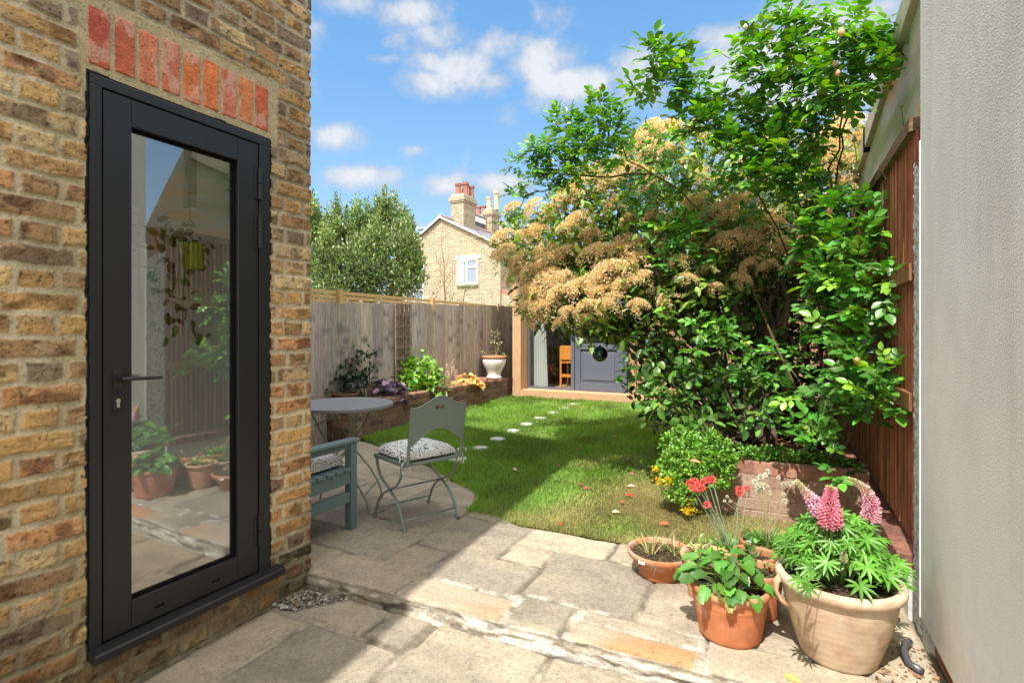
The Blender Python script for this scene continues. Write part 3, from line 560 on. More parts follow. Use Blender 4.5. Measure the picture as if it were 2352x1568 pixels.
# ================================================================ RIGHT BOUNDARY
WX = .50
M_render = mat('render_coat', (.80, .79, .765), .92, .12, bump=(150, .7, 6, .010), var=(1.9, (.70, .69, .665), .34, .68), stretch=(1, 1.2, 1))
def streaks(m):
    t = m.node_tree; n = t.nodes; l = t.links; b = n['Principled BSDF']; src = b.inputs['Base Color'].links[0].from_socket; tc = n.new('ShaderNodeTexCoord')
    mp = n.new('ShaderNodeMapping'); mp.inputs['Scale'].default_value = (1, 3.2, .6); l.new(tc.outputs['Object'], mp.inputs[0]); no = n.new('ShaderNodeTexNoise'); no.inputs['Scale'].default_value = 1.6; no.inputs['Detail'].default_value = 9; no.inputs['Roughness'].default_value = .6; l.new(mp.outputs[0], no.inputs['Vector'])
    r = n.new('ShaderNodeMapRange'); r.inputs[1].default_value = .50; r.inputs[2].default_value = .72; r.inputs[4].default_value = .38; l.new(no.outputs['Fac'], r.inputs[0])
    sp = n.new('ShaderNodeSeparateXYZ'); l.new(tc.outputs['Object'], sp.inputs[0]); r2 = n.new('ShaderNodeMapRange'); r2.inputs[1].default_value = .75; r2.inputs[2].default_value = .15; l.new(sp.outputs[2], r2.inputs[0])
    n3 = n.new('ShaderNodeTexNoise'); n3.inputs['Scale'].default_value = 14; n3.inputs['Detail'].default_value = 8; l.new(tc.outputs['Object'], n3.inputs['Vector']); mu = n.new('ShaderNodeMath'); mu.operation = 'MULTIPLY'; l.new(r2.outputs[0], mu.inputs[0]); l.new(n3.outputs['Fac'], mu.inputs[1])
    mx_ = n.new('ShaderNodeMath'); mx_.operation = 'MAXIMUM'; l.new(r.outputs[0], mx_.inputs[0]); l.new(mu.outputs[0], mx_.inputs[1])
    x = n.new('ShaderNodeMix'); x.data_type = 'RGBA'; x.blend_type = 'MULTIPLY'; l.new(mx_.outputs[0], x.inputs[0]); l.new(src, x.inputs[6]); x.inputs[7].default_value = (.74, .72, .68, 1); l.new(x.outputs[2], b.inputs['Base Color'])
streaks(M_render)
M_white_dash = mat('pebbledash', (.52, .52, .51), .85, .2, bump=(85, 1.0, 4, .03), var=(85, (.20, .20, .19), .5, .62))
t = empty('rendered_wall', (0, 0, 0), label='tall grey textured render wall filling the right side', cat='wall')
mb = MB(); mb.box((WX, -2.5, .168), (WX+.25, 2.605, 4.6)); mb.build('render_panel', M_render, t, bevel=.004)
mb = MB(); mb.box((WX-.003, 2.597, .168), (WX+.02, 2.612, 2.06)); mb.build('corner_bead', M_white, t)
mb = MB(); mb.box((WX+.028, -2.5, -.05), (WX+.24, 2.55, .166)); mb.build('brick_base', brick_mat('red_base', (.36, .12, .05), (.28, .10, .05), (.35, .28, .2), 'X'), t)
# lumpy white plinth coat
ys = np.linspace(2.50, 2.61, 40); zs = np.linspace(-.03, .30, 50); Yg, Zg = np.meshgrid(ys, zs, indexing='ij'); edge = 2.52+.5*(.17-Zg).clip(-.2, .3)*0+.02*(fbm(Zg*20, 0*Zg, 3)-.5)
Xg = WX+.012-.010*fbm(Yg*30, Zg*30, 2, 4)+.03*sst(edge-Yg, -.01, .02); Fc = grid_faces(40, 50); link_mesh('plinth_coat', np.stack([Xg, Yg, Zg], -1).reshape(-1, 3), Fc, mat('lumpy_white', (.62, .61, .57), .85, .2, bump=(90, 1., 6, .02), var=(35, (.3, .28, .24), .5, .62)), t, smooth=True)
t = empty('pebbledash_pier', (WX+.1, 2.69, 0), label='narrow pebbledash pier between render wall and slatted fence', cat='pier')
mb = MB(); x0, x1, y0, y1 = -.088, .1, -.078, .075; n = 46
ys = np.linspace(y0, y1, 20); zs = np.linspace(-.05, 2.02, 260); Yg, Zg = np.meshgrid(ys, zs, indexing='ij'); Zt = np.minimum(Zg, 1.93+(.09)*(Yg-y0)/(y1-y0)*0+.09*(Yg-y0)/(y1-y0)+.0)
lm = fbm(Yg*90, Zg*90, 2, 3); Xg = x0-.005*sst(lm, .45, .7)-.002*fbm(Yg*30, Zg*30, 1, 2); c1 = np.array((.56, .56, .55))*(1-.62*sst(lm, .5, .36))[..., None]
link_mesh('dash_face', np.stack([Xg, Yg, Zt], -1).reshape(-1, 3), grid_faces(20, 260), mat('dash', vcol=True, rough=.85, spec=.2, bump=(200, .5, 4, .004)), t, colr=c1.reshape(-1, 3), smooth=True)
mb.box((x0+.004, y0, -.05), (x1, y1-.002, 1.93)); mb.build('core', M_white_dash, t)
# slatted fence, low wall
t = empty('slatted_fence', (WX+.03, 5, .36), label='red brown close slatted wooden fence on the low wall at right', cat='fence')
FXr = WX+.02
mb = MB(); y = 2.775
while y < 9.2:
    c = np.array((.44, .19, .09))*(.6+.7*rng.rand())*np.array((1, 1+.15*rng.randn(), 1)); x = FXr+.004*rng.rand(); mb.box((x-(WX+.03), y-5, .02), (x+.010-(WX+.03), y+.019-5, 1.80), tuple(c)); y += .044+.003*rng.rand()
mb.build('slats', M_redwood, t)
mb = MB(); mb.box((.05, 2.775-5, .0), (.065, 9.2-5, 1.79), (.05, .02, .012)); mb.build('backing_boards', M_redwood, t)
for z in (.60, 1.16):
    mb = MB(); mb.box((-.035, 2.78-5, z), (-.011, 9.2-5, z+.075), (.27, .13, .06)); mb.build('rail', M_redwood, t)
mb = MB(); mb.box((-.035, 2.78-5, 1.80), (.07, 9.2-5, 1.855), (.22, .15, .095)); mb.build('cap_rail', mat('cap_timber', vcol=True, rough=.9, spec=.1, bump=(40, .8), var=(30, (.5, .5, .48), .42, .6)), t)
mb = MB(); mb.box((.0, 2.605-5, 0), (.07, 2.755-5, 1.86), (.33, .10, .05)); mb.build('end_post', mat('old_brick_post', vcol=True, rough=.9, spec=.1, bump=(50, .7), var=(18, (.6, .55, .5), .45, .6)), t)
def block_wall(name, o, u, nrm, L, rows, bh, bw, cols, m, parent, depth=.1, proud=.006, mort=(.40, .36, .28), jit=.15, startoff=0, gap=.010, bond=.5, jagged=0, h0=0):
    """a brick wall face in real relief, o=corner, u=unit run, nrm=outward"""
    o, u, nrm = Vector(o), Vector(u), Vector(nrm); mb = MB(); H = rows*bh
    mb.obox(o-nrm*depth, u*L, nrm*(depth-proud), Vector((0, 0, H)), mort)
    for r in range(rows):
        s = -bw*(bond*(r % 2))-startoff
        while s < L:
            a, b = max(s+gap/2, .0), min(s+bw-gap/2, L)
            if b-a > .02:
                c = np.array(cols[rng.randint(len(cols))])*(1+jit*rng.randn()); c = tuple(c.clip(.01, .8)); pj = .002*rng.randn()
                z0, z1 = r*bh+gap/2, (r+1)*bh-gap/2+(.002 if r < rows-1 else .004)
                e = .004; p = o+u*a-nrm*proud; W = (b-a)
                P0 = [p+Vector((0, 0, z0)), p+u*W+Vector((0, 0, z0)), p+u*W+Vector((0, 0, z1)), p+Vector((0, 0, z1))]; q = nrm*(proud+pj)
                P1 = [P0[0]+q+u*e+Vector((0, 0, e)), P0[1]+q-u*e+Vector((0, 0, e)), P0[2]+q-u*e-Vector((0, 0, e)), P0[3]+q+u*e-Vector((0, 0, e))]
                fl = u.cross(Vector((0, 0, 1))).dot(nrm) > 0; F = [(4, 5, 6, 7), (0, 1, 5, 4), (1, 2, 6, 5), (2, 3, 7, 6), (3, 0, 4, 7)]
                mb.add(P0+P1, F if fl else [f[::-1] for f in F], c)
            s += bw
    return mb.build(name, m, parent)
M_bk2 = mat('planter_brick', vcol=True, rough=.9, spec=.12, bump=(110, .7, 6, .006), var=(45, (.62, .6, .58), .45, .65))
def cap_bricks(mb, o, u, across, L, bw, h, cols, gap=.009, over=.0, jit=.14):
    o, u, ac = Vector(o), Vector(u), Vector(across); s = 0
    while s < L-.02:
        c = tuple((np.array(cols[rng.randint(len(cols))])*(1+jit*rng.randn())).clip(.01, .8)); z = .003*rng.randn(); w_ = min(bw-gap, L-s)
        mb.obox(o+u*s+Vector((0, 0, z*.3)), u*w_, ac*(1+.01*rng.randn()), Vector((0, 0, h+z)), c); s += bw
t = empty('low_boundary_wall', (WX+.1, 3.2, 0), label='low white painted wall with red brick cap under the slatted fence', cat='wall')
mb = MB(); mb.box((-.11, -.43, -.05), (.12, 6, .285)); mb.build('painted_wall', mat('white_wall', (.60, .60, .58), .85, .2, bump=(30, .5, 8, .01), var=(6, (.36, .35, .32), .45, .7)), t, bevel=.005)
mb = MB(); cap_bricks(mb, (-.15, -.43, .288), (0, 1, 0), (.30, 0, 0), 6.4, .078, .062, [(.24, .11, .08), (.19, .09, .065), (.27, .13, .09), (.16, .08, .06)]); mb.build('brick_cap', M_bk2, t, bevel=.004)
# lean-to polycarbonate beyond the fence
def m_poly():
    m = bpy.data.materials.new('ribbed_polycarbonate'); m.use_nodes = True; tt = m.node_tree; n = tt.nodes; l = tt.links; b = n['Principled BSDF']
    b.inputs['Roughness'].default_value = .4; b.inputs['Specular IOR Level'].default_value = .35
    tc = n.new('ShaderNodeTexCoord'); wv = n.new('ShaderNodeTexWave'); wv.bands_direction = 'DIAGONAL'; wv.inputs['Scale'].default_value = 14; mp = n.new('ShaderNodeMapping'); mp.inputs['Scale'].default_value = (0, 1, 1.2); l.new(tc.outputs['Object'], mp.inputs[0]); l.new(mp.outputs[0], wv.inputs['Vector'])
    no = n.new('ShaderNodeTexNoise'); no.inputs['Scale'].default_value = 1.6; mp2 = n.new('ShaderNodeMapping'); mp2.inputs['Scale'].default_value = (1, .7, 2.5); l.new(tc.outputs['Object'], mp2.inputs[0]); l.new(mp2.outputs[0], no.inputs['Vector'])
    cr = n.new('ShaderNodeValToRGB'); e = cr.color_ramp.elements; e[0].position = .35; e[0].color = (.42, .47, .30, 1); e[1].position = .5; e[1].color = (.62, .60, .54, 1); e.new(.58).color = (.70, .50, .28, 1); e.new(.7).color = (.66, .62, .44, 1)
    l.new(no.outputs['Fac'], cr.inputs[0]); x = n.new('ShaderNodeMix'); x.data_type = 'RGBA'; x.blend_type = 'MULTIPLY'; x.inputs[0].default_value = .35; l.new(cr.outputs[0], x.inputs[6]); l.new(wv.outputs['Color'], x.inputs[7]); l.new(x.outputs[2], b.inputs['Base Color'])
    bp = n.new('ShaderNodeBump'); bp.inputs['Strength'].default_value = .4; bp.inputs['Distance'].default_value = .006; l.new(wv.outputs['Fac'], bp.inputs['Height']); l.new(bp.outputs[0], b.inputs['Normal'])
    tr = n.new('ShaderNodeBsdfTranslucent'); l.new(x.outputs[2], tr.inputs[0]); ms = n.new('ShaderNodeMixShader'); ms.inputs[0].default_value = .6; l.new(b.outputs[0], ms.inputs[1]); l.new(tr.outputs[0], ms.inputs[2]); l.new(ms.outputs[0], n['Material Output'].inputs[0]); return m
t = empty('lean_to_roof', (.6, 4, 2.2), label='ribbed translucent plastic lean-to beyond the slatted fence with cream edge trim', cat='roof')
A = [(.62, 2.62, 2.10), (.62, 5.70, 2.10), (.60, 5.70, 2.62), (.60, 3.0, 3.03)]
A = [(x-.6, y-4, z-2.2) for x, y, z in A]; B = [(x+.02, y, z) for x, y, z in A]
mb = MB(); mb.add(A+B, [(3, 2, 1, 0), (4, 5, 6, 7), (0, 1, 5, 4), (1, 2, 6, 5), (2, 3, 7, 6), (3, 0, 4, 7)]); mb.build('plastic_sheet', m_poly(), t)
a, b = Vector(A[2]), Vector(A[3]); mb = MB(); mb.obox(a+Vector((-.03, .05, -.10)), (b-a), (0.07, 0, 0), (0, 0, .16)); mb.obox(Vector(A[1])+Vector((-.03, -.02, 0)), (.07, 0, 0), (0, .07, 0), (-.02, 0, .44)); mb.build('edge_trim', mat('cream_trim', (.55, .50, .40), .7, .2, bump=(12, .4), var=(7, (.42, .37, .28), .45, .65)), t, bevel=.006)
q = a.lerp(b, .34); mb = MB(); mb.obox(q+Vector((-.036, -.03, -.105)), (b-a).normalized()*.05, (0.078, 0, 0), (0, 0, .17)); mb.build('joint_strip', M_gap, t)
# raised bed at right
t = empty('raised_bed', (-.62, 3.77, 0), label='low raised bed of dusky pink brick in front of the big shrub', cat='planter')
bc = [(.37, .245, .185), (.35, .225, .17), (.39, .27, .205), (.34, .235, .18), (.40, .285, .215)]
o = block_wall('front_wall', (0, 0, .06), (1, 0, 0), (0, -1, 0), 1.10, 4, .0775, .225, bc, M_bk2, t, jit=.06, mort=(.32, .23, .17), gap=.007, proud=.003)
block_wall('top_course', (0, -.002, .37), (1, 0, 0), (0, -1, 0), 1.10, 1, .088, .29, [(.40, .21, .15), (.37, .19, .14)], M_bk2, t, jit=.06, mort=(.38, .25, .18), gap=.010, proud=.003, startoff=.1)
block_wall('side_wall', (-.0, .1, .06), (0, 1, 0), (-1, 0, 0), 4.0, 5, .0775, .225, bc, M_bk2, t, jit=.10, mort=(.36, .28, .2))
nx, ny = 40, 120; Xg, Yg = np.meshgrid(np.linspace(.06, 1.02, nx), np.linspace(.06, 4.1, ny), indexing='ij'); Zg = .385+.05*fbm(Xg*8, Yg*8, 2, 4)
link_mesh('soil', np.stack([Xg, Yg, Zg], -1).reshape(-1, 3), grid_faces(nx, ny), M_soil, t, smooth=True)
# ================================================================ LEFT BED AND FENCE
t = empty('brick_planter', (-4.2, 4.43, 0), label='long low brown brick planter with header coping along the left fence', cat='planter')
pc = [(.20, .125, .09), (.17, .105, .075), (.23, .155, .105), (.25, .17, .11), (.15, .10, .085)]
block_wall('long_wall', (0, .0, .06), (-.008, 1, 0), (1, .008, 0), 3.72, 5, .075, .235, pc, M_bk2, t, mort=(.27, .24, .18), jit=.12)
block_wall('end_wall', (-2.0, 0, .06), (1, 0, 0), (0, -1, 0), 2.0, 5, .075, .235, pc, M_bk2, t, mort=(.27, .24, .18), jit=.12)
mb = MB(); cap_bricks(mb, (.008, .0, .437), (-.008, 1, 0), (-.215, 0, 0), 3.72, .078, .062, [(.27, .16, .11), (.22, .13, .09), (.31, .19, .13)]); cap_bricks(mb, (-.225, -.006, .437), (-1, 0, 0), (0, .215, 0), 1.8, .078, .062, [(.24, .14, .10), (.2, .12, .09)]); mb.build('coping', M_bk2, t, bevel=.004)
Xg, Yg = np.meshgrid(np.linspace(-.45, -.15, 20), np.linspace(.1, 3.7, 100), indexing='ij'); Zg = .41+.05*fbm(Xg*8, Yg*8, 2, 4)
link_mesh('soil', np.stack([Xg, Yg, Zg], -1).reshape(-1, 3), grid_faces(20, 100), M_soil, t, smooth=True)
t = empty('timber_fence', (-4.65, 2, 0), label='weathered grey vertical board fence behind the brick planter', cat='fence')
V = []; Fc = []; C = []; y = 0.; i = 0; Vb = []
fb = Fol()
while y < 8.2:
    wd = .098+.012*rng.rand(); zt = np.interp(y+2, [2, 4.18, 9.1, 10.3], [1.56, 1.63, 1.80, 1.81])+.006*rng.randn(); x0 = .004*rng.randn(); tilt = .017+.002*rng.randn(); nz = 26
    if rng.rand() < .08: tilt *= 1.25
    Z = np.linspace(.02, zt, nz); base = np.array((.42, .375, .325))*(.82+.36*rng.rand())*np.array((1, 1+.03*rng.randn(), 1+.07*rng.randn()))
    warm = sst(np.array(y), 3.5, 7.0)*.5; base = base*(1-warm)+np.array((.42, .30, .21))*warm*(.85+.3*rng.rand())
    bow = .003*np.sin(Z*2+rng.rand()*6); a = np.stack([x0+bow, y+0*Z, Z], -1); b = np.stack([x0+tilt+bow, y+wd+0*Z, Z], -1); c_ = np.stack([x0-.012+bow, y+wd+.001+0*Z, Z], -1)
    n2 = (fbm(Z*1.5+i*9, i*3.3, 0, 3)-.5)*.5; bot = sst(.9-Z, 0, .5)*.14; cc = base[None]*(1+n2-bot)[:, None]
    for k in range(rng.randint(1, 4)):
        zk = rng.randint(2, nz-2); cc[zk] *= .62
    g_ = np.stack([a, b, b+[-.0005, .0006, 0], c_+[0, .001, 0]], 0).reshape(-1, 3); fb.add(g_, grid_faces(4, nz), np.tile(cc, (4, 1))); i += 1
    top = np.array([a[-1], b[-1], c_[-1], a[-1]+[-.008, 0, 0]]); fb.add(top, np.array([(0, 3, 2, 1)]), np.tile(cc[-1], (4, 1)))
    y += wd
ob = fb.build('board_panel', M_wood_grey, t, smooth=False)
mb = MB(); mb.box((-.05, 0, .02), (-.03, 8.2, 1.5), (.18, .15, .12)); mb.build('back_rail', M_wood_grey, t)
t = empty('slat_topper', (-4.70, 2, 1.6), label='new pale pine slat trellis topping the grey board fence', cat='trellis')
for z in (.145, .09, .035):
    mb = MB(); mb.box((0, 0, z), (.018, 8.2, z+.042)); mb.build('slat', M_pine, t)
for yy, zb in ((4.62, .04), (6.50, .04), (8.55, .1), (2.9, 0)):
    mb = MB(); mb.box((.019, yy-2, zb-.02), (.065, yy-2+.05, .20+zb*.2)); mb.build('post', M_pine, t)
t = empty('wall_trellis', (-4.615, 5.60, .62), label='small brown square lattice trellis fixed on the grey board fence', cat='trellis')
M_tr = mat('trellis_wood', (.19, .12, .09), .8, .1, bump=(40, .5), var=(20, (.26, .19, .15), .4, .6))
for k in range(4): mb = MB(); mb.box((0, k*.093, 0), (.02, k*.093+.02, 1.07)); mb.build('upright', M_tr, t)
for k in range(8): mb = MB(); mb.box((.021, -.01, .02+k*.145), (.035, .31, .045+k*.145)); mb.build('crossbar', M_tr, t)
# ================================================================ GARDEN ROOM
t = empty('garden_room', (-4.16, 8.2, .15), label='timber clad garden room with projecting frame and grey glazed doors', cat='garden room'); GX, GY, GZ = -4.16, 8.2, .15
def gb(m_, a, b, name, mt_, bev=.002, par=None):
    m_.box((a[0]-GX, a[1]-GY, a[2]-GZ), (b[0]-GX, b[1]-GY, b[2]-GZ)); return m_.build(name, mt_, par or t, bevel=bev)
fy, by = 8.20, 8.52
gb(MB(), (-4.16, fy, .10), (-4.00, by+.1, 2.55), 'left_post', M_cedar)
gb(MB(), (-4.00, fy, .08), (.60, by-.01, .30), 'front_plinth', M_cedar_h)
gb(MB(), (-4.16, fy-.004, 2.30), (.60, by, 2.58), 'roof_edge', M_cedar_h)
mb = MB(); x = -2.20
while x < .6: mb.box((x-GX, by+.01-GY, .30-GZ), (min(x+.132, .6)-GX, by+.03-GY, 2.30-GZ)); x += .136
mb.build('cladding', mat('cedar_clad', (.42, .25, .15), .7, .15, stretch=(20, 20, 1.5), bump=(3, .3), var=(3, (.32, .19, .11), .4, .65)), t, bevel=.003)
gb(MB(), (-2.2, by+.031, .1), (.6, by+.05, 2.5), 'inner_cladding', M_gap)
mb = MB()
for a, b in (((-3.995, by-.04, .302), (-3.965, by+.04, 2.30)), ((-3.965, by-.04, .302), (-3.18, by+.04, .335)), ((-3.965, by-.04, 2.20), (-3.18, by+.04, 2.30)), ((-3.18, by-.045, .302), (-3.118, by+.04, 2.30)), ((-2.275, by-.045, .302), (-2.215, by+.04, 2.30))):
    mb.box((a[0]-GX, a[1]-GY, a[2]-GZ), (b[0]-GX, b[1]-GY, b[2]-GZ))
mb.build('window_frame', M_grey_paint, t, bevel=.003)
mb = MB(); gb(mb, (-3.964, by-.004, .336), (-3.181, by, 2.199), 'window_glass', M_glass2, 0)
dmb = MB(); dx0, dx1 = -3.112, -2.281
for a, b in (((dx0, .306), (dx0+.10, 2.27)), ((dx1-.10, .306), (dx1, 2.27)), ((dx0+.10, .306), (dx1-.10, .44)), ((dx0+.10, 1.00), (dx1-.10, 1.11)), ((dx0+.10, 2.17), (dx1-.10, 2.27))):
    dmb.box((a[0]-GX, by-.035-GY, a[1]-GZ), (b[0]-GX, by+.02-GY, b[1]-GZ))
dmb.box((dx0+.10-GX, by-.012-GY, .44-GZ), (dx1-.10-GX, by+.01-GY, 1.0-GZ)); dmb.box((dx0+.14-GX, by-.024-GY, .485-GZ), (dx1-.14-GX, by-.0125-GY, .955-GZ))
gd = dmb.build('door', M_grey_paint, t, bevel=.006)
mb = MB(); mb.box((dx0+.10-GX, by-.006-GY, 1.11-GZ), (dx1-.10-GX, by-.002-GY, 2.17-GZ)); mb.build('pane', M_glass2, gd)
mb = MB(); mb.box((dx0+.03-GX, by-.043-GY, 1.02-GZ), (dx0+.075-GX, by-.036-GY, 1.25-GZ)); mb.tube([(dx0+.05-GX, by-.04-GY, 1.19-GZ), (dx0+.05-GX, by-.085-GY, 1.19-GZ), (dx0+.16-GX, by-.09-GY, 1.19-GZ)], .008, 8); mb.build('handle', M_steel, gd)
M_in = mat('room_wall', (.30, .30, .30), .8, .1)
mb = MB()
for a, b in (((-4.15, by+.1, .1), (-4.05, 11.5, 2.5)), ((-4.15, 11.5, .1), (-1.2, 11.6, 2.5)), ((-1.3, by+.06, .1), (-1.2, 11.5, 2.5))): mb.box((a[0]-GX, a[1]-GY, a[2]-GZ), (b[0]-GX, b[1]-GY, b[2]-GZ))
mb.build('room_walls', M_in, t); gb(MB(), (-4.2, fy+.1, 2.582), (.6, 11.6, 2.66), 'flat_roof', mat('roof_felt', (.1, .1, .1), .9, .1)); gb(MB(), (-4.15, by+.05, .1), (-1.2, 11.6, .29), 'room_floor', mat('pale_oak', (.42, .29, .15), .5, .3))
cz = MB(); V = []; ny_ = 60
Xs = np.linspace(0, 1, ny_); Zs = np.linspace(.33, 2.15, 20); Xg, Zg = np.meshgrid(Xs, Zs, indexing='ij'); wdt = np.interp(Zg, [.33, 1.0, 2.15], [.27, .24, .17]); Yg = .035*np.sin(Xg*34+.3*np.sin(Zg*3))
Vv = np.stack([-3.95+Xg*wdt+.0-GX, by+.12+Yg-GY, Zg-GZ], -1).reshape(-1, 3); link_mesh('curtain', Vv, grid_faces(ny_, 20), mat('curtain_cloth', (.72, .74, .72), .9, .1, transl=.3), t, smooth=True)
# things inside
M_or = mat('orange_wood', (.72, .26, .05), .4, .35, stretch=(2, 2, 14), var=(4, (.6, .2, .035), .4, .6))
c_ = empty('desk_chair', (-3.42, 8.95, .29), label='orange wooden chair seen through the garden room window', cat='chair')
mb = MB(); mb.box((-.14, -.02, .50), (.15, 0, .76)); mb.build('backrest', M_or, c_, bevel=.01)
mb = MB(); mb.box((-.16, 0, .44), (.17, .38, .47)); mb.build('seat', M_or, c_, bevel=.01)
for x, y in ((-.15, -.01), (.12, -.01), (-.15, .34), (.12, .34)): mb = MB(); mb.box((x, y, .002), (x+.035, y+.03, .44 if y > 0 else .74)); mb.build('leg', M_or, c_, bevel=.004)
mb = MB(); mb.box((-.115, -.005, .19), (.12, .015, .245)); mb.build('stretcher', M_or, c_)
d_ = empty('desk', (-3.5, 9.7, .29), label='dark desk inside the garden room behind the orange chair', cat='desk')
mb = MB(); mb.box((-.5, -.25, .70), (.75, .35, .74)); mb.build('desktop', mat('dark_wood', (.07, .035, .02), .4, .4), d_)
for x in (-.48, .65): mb = MB(); mb.box((x, -.24, .002), (x+.06, .34, .70)); mb.build('leg', MATS['dark_wood'], d_)
m_ = empty('computer', (-3.3, 9.75, 1.032), label='desktop computer screen on the dark desk in the garden room', cat='computer')
mb = MB(); mb.box((-.28, 0, .14), (.28, .02, .5)); mb.build('screen', mat('screen_black', (.01, .01, .015), .2, .5), m_); mb = MB(); mb.box((-.28, -.002, .09), (.28, .022, .139)); mb.box((-.04, .0, .002), (.04, .02, .09)); mb.box((-.12, -.08, 0), (.12, .08, .004)); mb.build('stand', mat('silver', (.5, .5, .52), .35, .5, .8), m_)
# ================================================================ STEPPING STONES
st0 = None
for i, (x, y, s) in enumerate([(-2.683,4.167,1.),(-2.722,4.636,1.),(-2.758,5.079,.95),(-2.796,5.556,1.),(-2.84,5.993,1.),(-2.854,6.45,1.05),(-2.86,6.907,1.),(-2.87,7.375,.95),(-2.885,7.8,1.15)]):
    mb = MB(); n = 22; V = []; r = .092*s
    prof = [(0, .012), (r*.6, .013), (r*.93, .011), (r, .004), (r, -.02)]
    mb.lathe([(q+1e-4, z) for q, z in prof], n=n, jit=.08); o = mb.build('stepping_stone', mat('pale_stone', (.46, .47, .44), .85, .2, bump=(60, .6), var=(30, (.36, .38, .34), .5, .65)), smooth=True)
    o.location = (x, y, float(lawn_z(y))+.002); o.rotation_euler = (R(rng.randn()*1.5), R(rng.randn()*1.5), rng.rand()*6)
    lb = ['pale round stepping stone nearest the folding chair', 'second round stepping stone from the folding chair, in shade', 'third stepping stone from the chair, in shade', 'stepping stone just beyond the shadow edge on the lawn, fourth from the chair', 'fifth stepping stone from the chair, in the sun by a worn patch', 'sixth stepping stone from the chair, sunlit grass around it', 'third stepping stone from the garden room', 'second stepping stone from the garden room', 'pale stepping stone nearest the garden room'][i]
    tag(o, lb, 'stepping stone', 'stepping stones across the lawn')
# ================================================================ HOUSE BEYOND
HY = 22.
t = empty('neighbour_house', (-15, HY, 0), label='distant yellow brick house gable with chimneys behind the fence', cat='house')
def hb(m_, a, b, c=None): m_.box((a[0]+15, a[1]-HY, a[2]), (b[0]+15, b[1]-HY, b[2]), c)
Mf_y = brick_mat('house_brick_y', (.40, .31, .20), (.255, .19, .125), (.50, .45, .36), 'Y', 1.25); Mf_x = brick_mat('house_brick_x', (.40, .30, .18), (.27, .19, .11), (.50, .44, .33), 'X', 1.25)
xl, xr, xp, zp = -18.6, -11.83, -15.19, 7.0; zl = zp-(xp-xl)*.66; zr = zp-(xr-xp)*.49
ol = [(xl, 0), (xr, 0), (xr, zr), (xp, zp), (xl, zl)]
mb = MB(); mb.add([(x+15, 0, z) for x, z in ol]+[(x+15, .3, z) for x, z in ol], [(0, 1, 2, 3, 4), (9, 8, 7, 6, 5)]); mb.build('gable_wall', Mf_y, t)
mb = MB(); hb(mb, (xr-.01, HY+.01, 0), (xr+.02, HY+9, zr-.05)); mb.build('side_wall', Mf_x, t)
M_slate = mat('far_slate', (.13, .13, .15), .7, .3, stretch=(1, 1, 1), var=(8, (.22, .21, .24), .4, .6))
def slope(x0, z0, x1, z1, nm, y0=-.12, y1=9.):
    mb = MB(); a = [(x0+15, y0, z0), (x1+15, y0, z1), (x1+15, y1, z1), (x0+15, y1, z0)]; mb.add([(x, y, z+.10) for x, y, z in a]+[(x, y, z) for x, y, z in a], [(0, 1, 2, 3), (7, 6, 5, 4), (0, 4, 5, 1), (1, 5, 6, 2), (2, 6, 7, 3), (3, 7, 4, 0)]); mb.build(nm, M_slate, t)
slope(xp, zp, xr+.25, zr-.12, 'roof'); slope(xl-.2, zl-.13, xp, zp, 'roof')
mb = MB(); V = lambda x, z: Vector((x+15, -.16, z)); mb.obox(V(xp, zp+.02), V(xr+.25, zr-.10)-V(xp, zp+.02), (0, .06, 0), (0, 0, .09)); mb.obox(V(xl-.2, zl-.11), V(xp, zp+.02)-V(xl-.2, zl-.11), (0, .06, 0), (0, 0, .11)); mb.build('verge_trim', mat('verge_cream', (.62, .58, .48), .7, .2), t)
mb = MB(); mb.tube([(xp+15, -.14, zp+.13), (xp+15, 9, zp+.13)], .09, 8); mb.build('ridge_tiles', mat('ridge', (.34, .26, .2), .8, .1), t)
def window(x0, x1, z0, z1, cols_):
    mb = MB(); y0, y1 = -.05, .02; f = .075
    mb.box((x0+15, y0, z0), (x0+15+f, y1, z1)); mb.box((x1+15-f, y0, z0), (x1+15, y1, z1)); mb.box((x0+15+f, y0, z0), (x1+15-f, y1, z0+f)); mb.box((x0+15+f, y0, z1-f), (x1+15-f, y1, z1))
    for a, b, c, d in cols_: mb.box((x0+15+a, y0-.005, z0+b), (x0+15+c, y1-.001, z0+d))
    w_ = mb.build('window', M_white, t); mb = MB(); mb.box((x0+15+f*.5, -.015, z0+f*.5), (x1+15-f*.5, -.004, z1-f*.5)); mb.build('pane', mat('far_pane', (.20, .24, .30), .12, .6), w_)
    return w_
w_ = window(-14.20, -13.03, 3.62, 4.86, [(.50, .076, .60, 1.16), (.601, .80, 1.09, .90), (.076, 1.10, .50, 1.16), (.076, .076, .13, 1.1)])
mb = MB(); mb.box((.87, -.02, 3.70), (1.16, -.016, 4.75)); mb.build('net_curtain', mat('net', (.5, .53, .56), .8, .1), w_)
mb = MB(); hb(mb, (-14.30, HY-.04, 4.87), (-12.88, HY+.02, 5.04)); mb.build('lintel', mat('lintel_stone', (.62, .57, .44), .8, .1), t)
mb = MB(); hb(mb, (-14.22, HY-.10, 3.53), (-13.0, HY+.02, 3.62)); mb.build('sill', mat('sill_dark', (.26, .22, .16), .8, .1), t)
window(-17.4, -16.24, 2.2, 4.78, [(.52, .076, .6, 2.5), (.076, 1.2, 1.08, 1.28)])
mb = MB(); hb(mb, (-17.4, HY-.03, 4.785), (-16.2, HY+.02, 5.12)); mb.build('lintel', brick_mat('red_head', (.5, .2, .13), (.45, .17, .11), (.5, .42, .32), 'Y', .5), t)
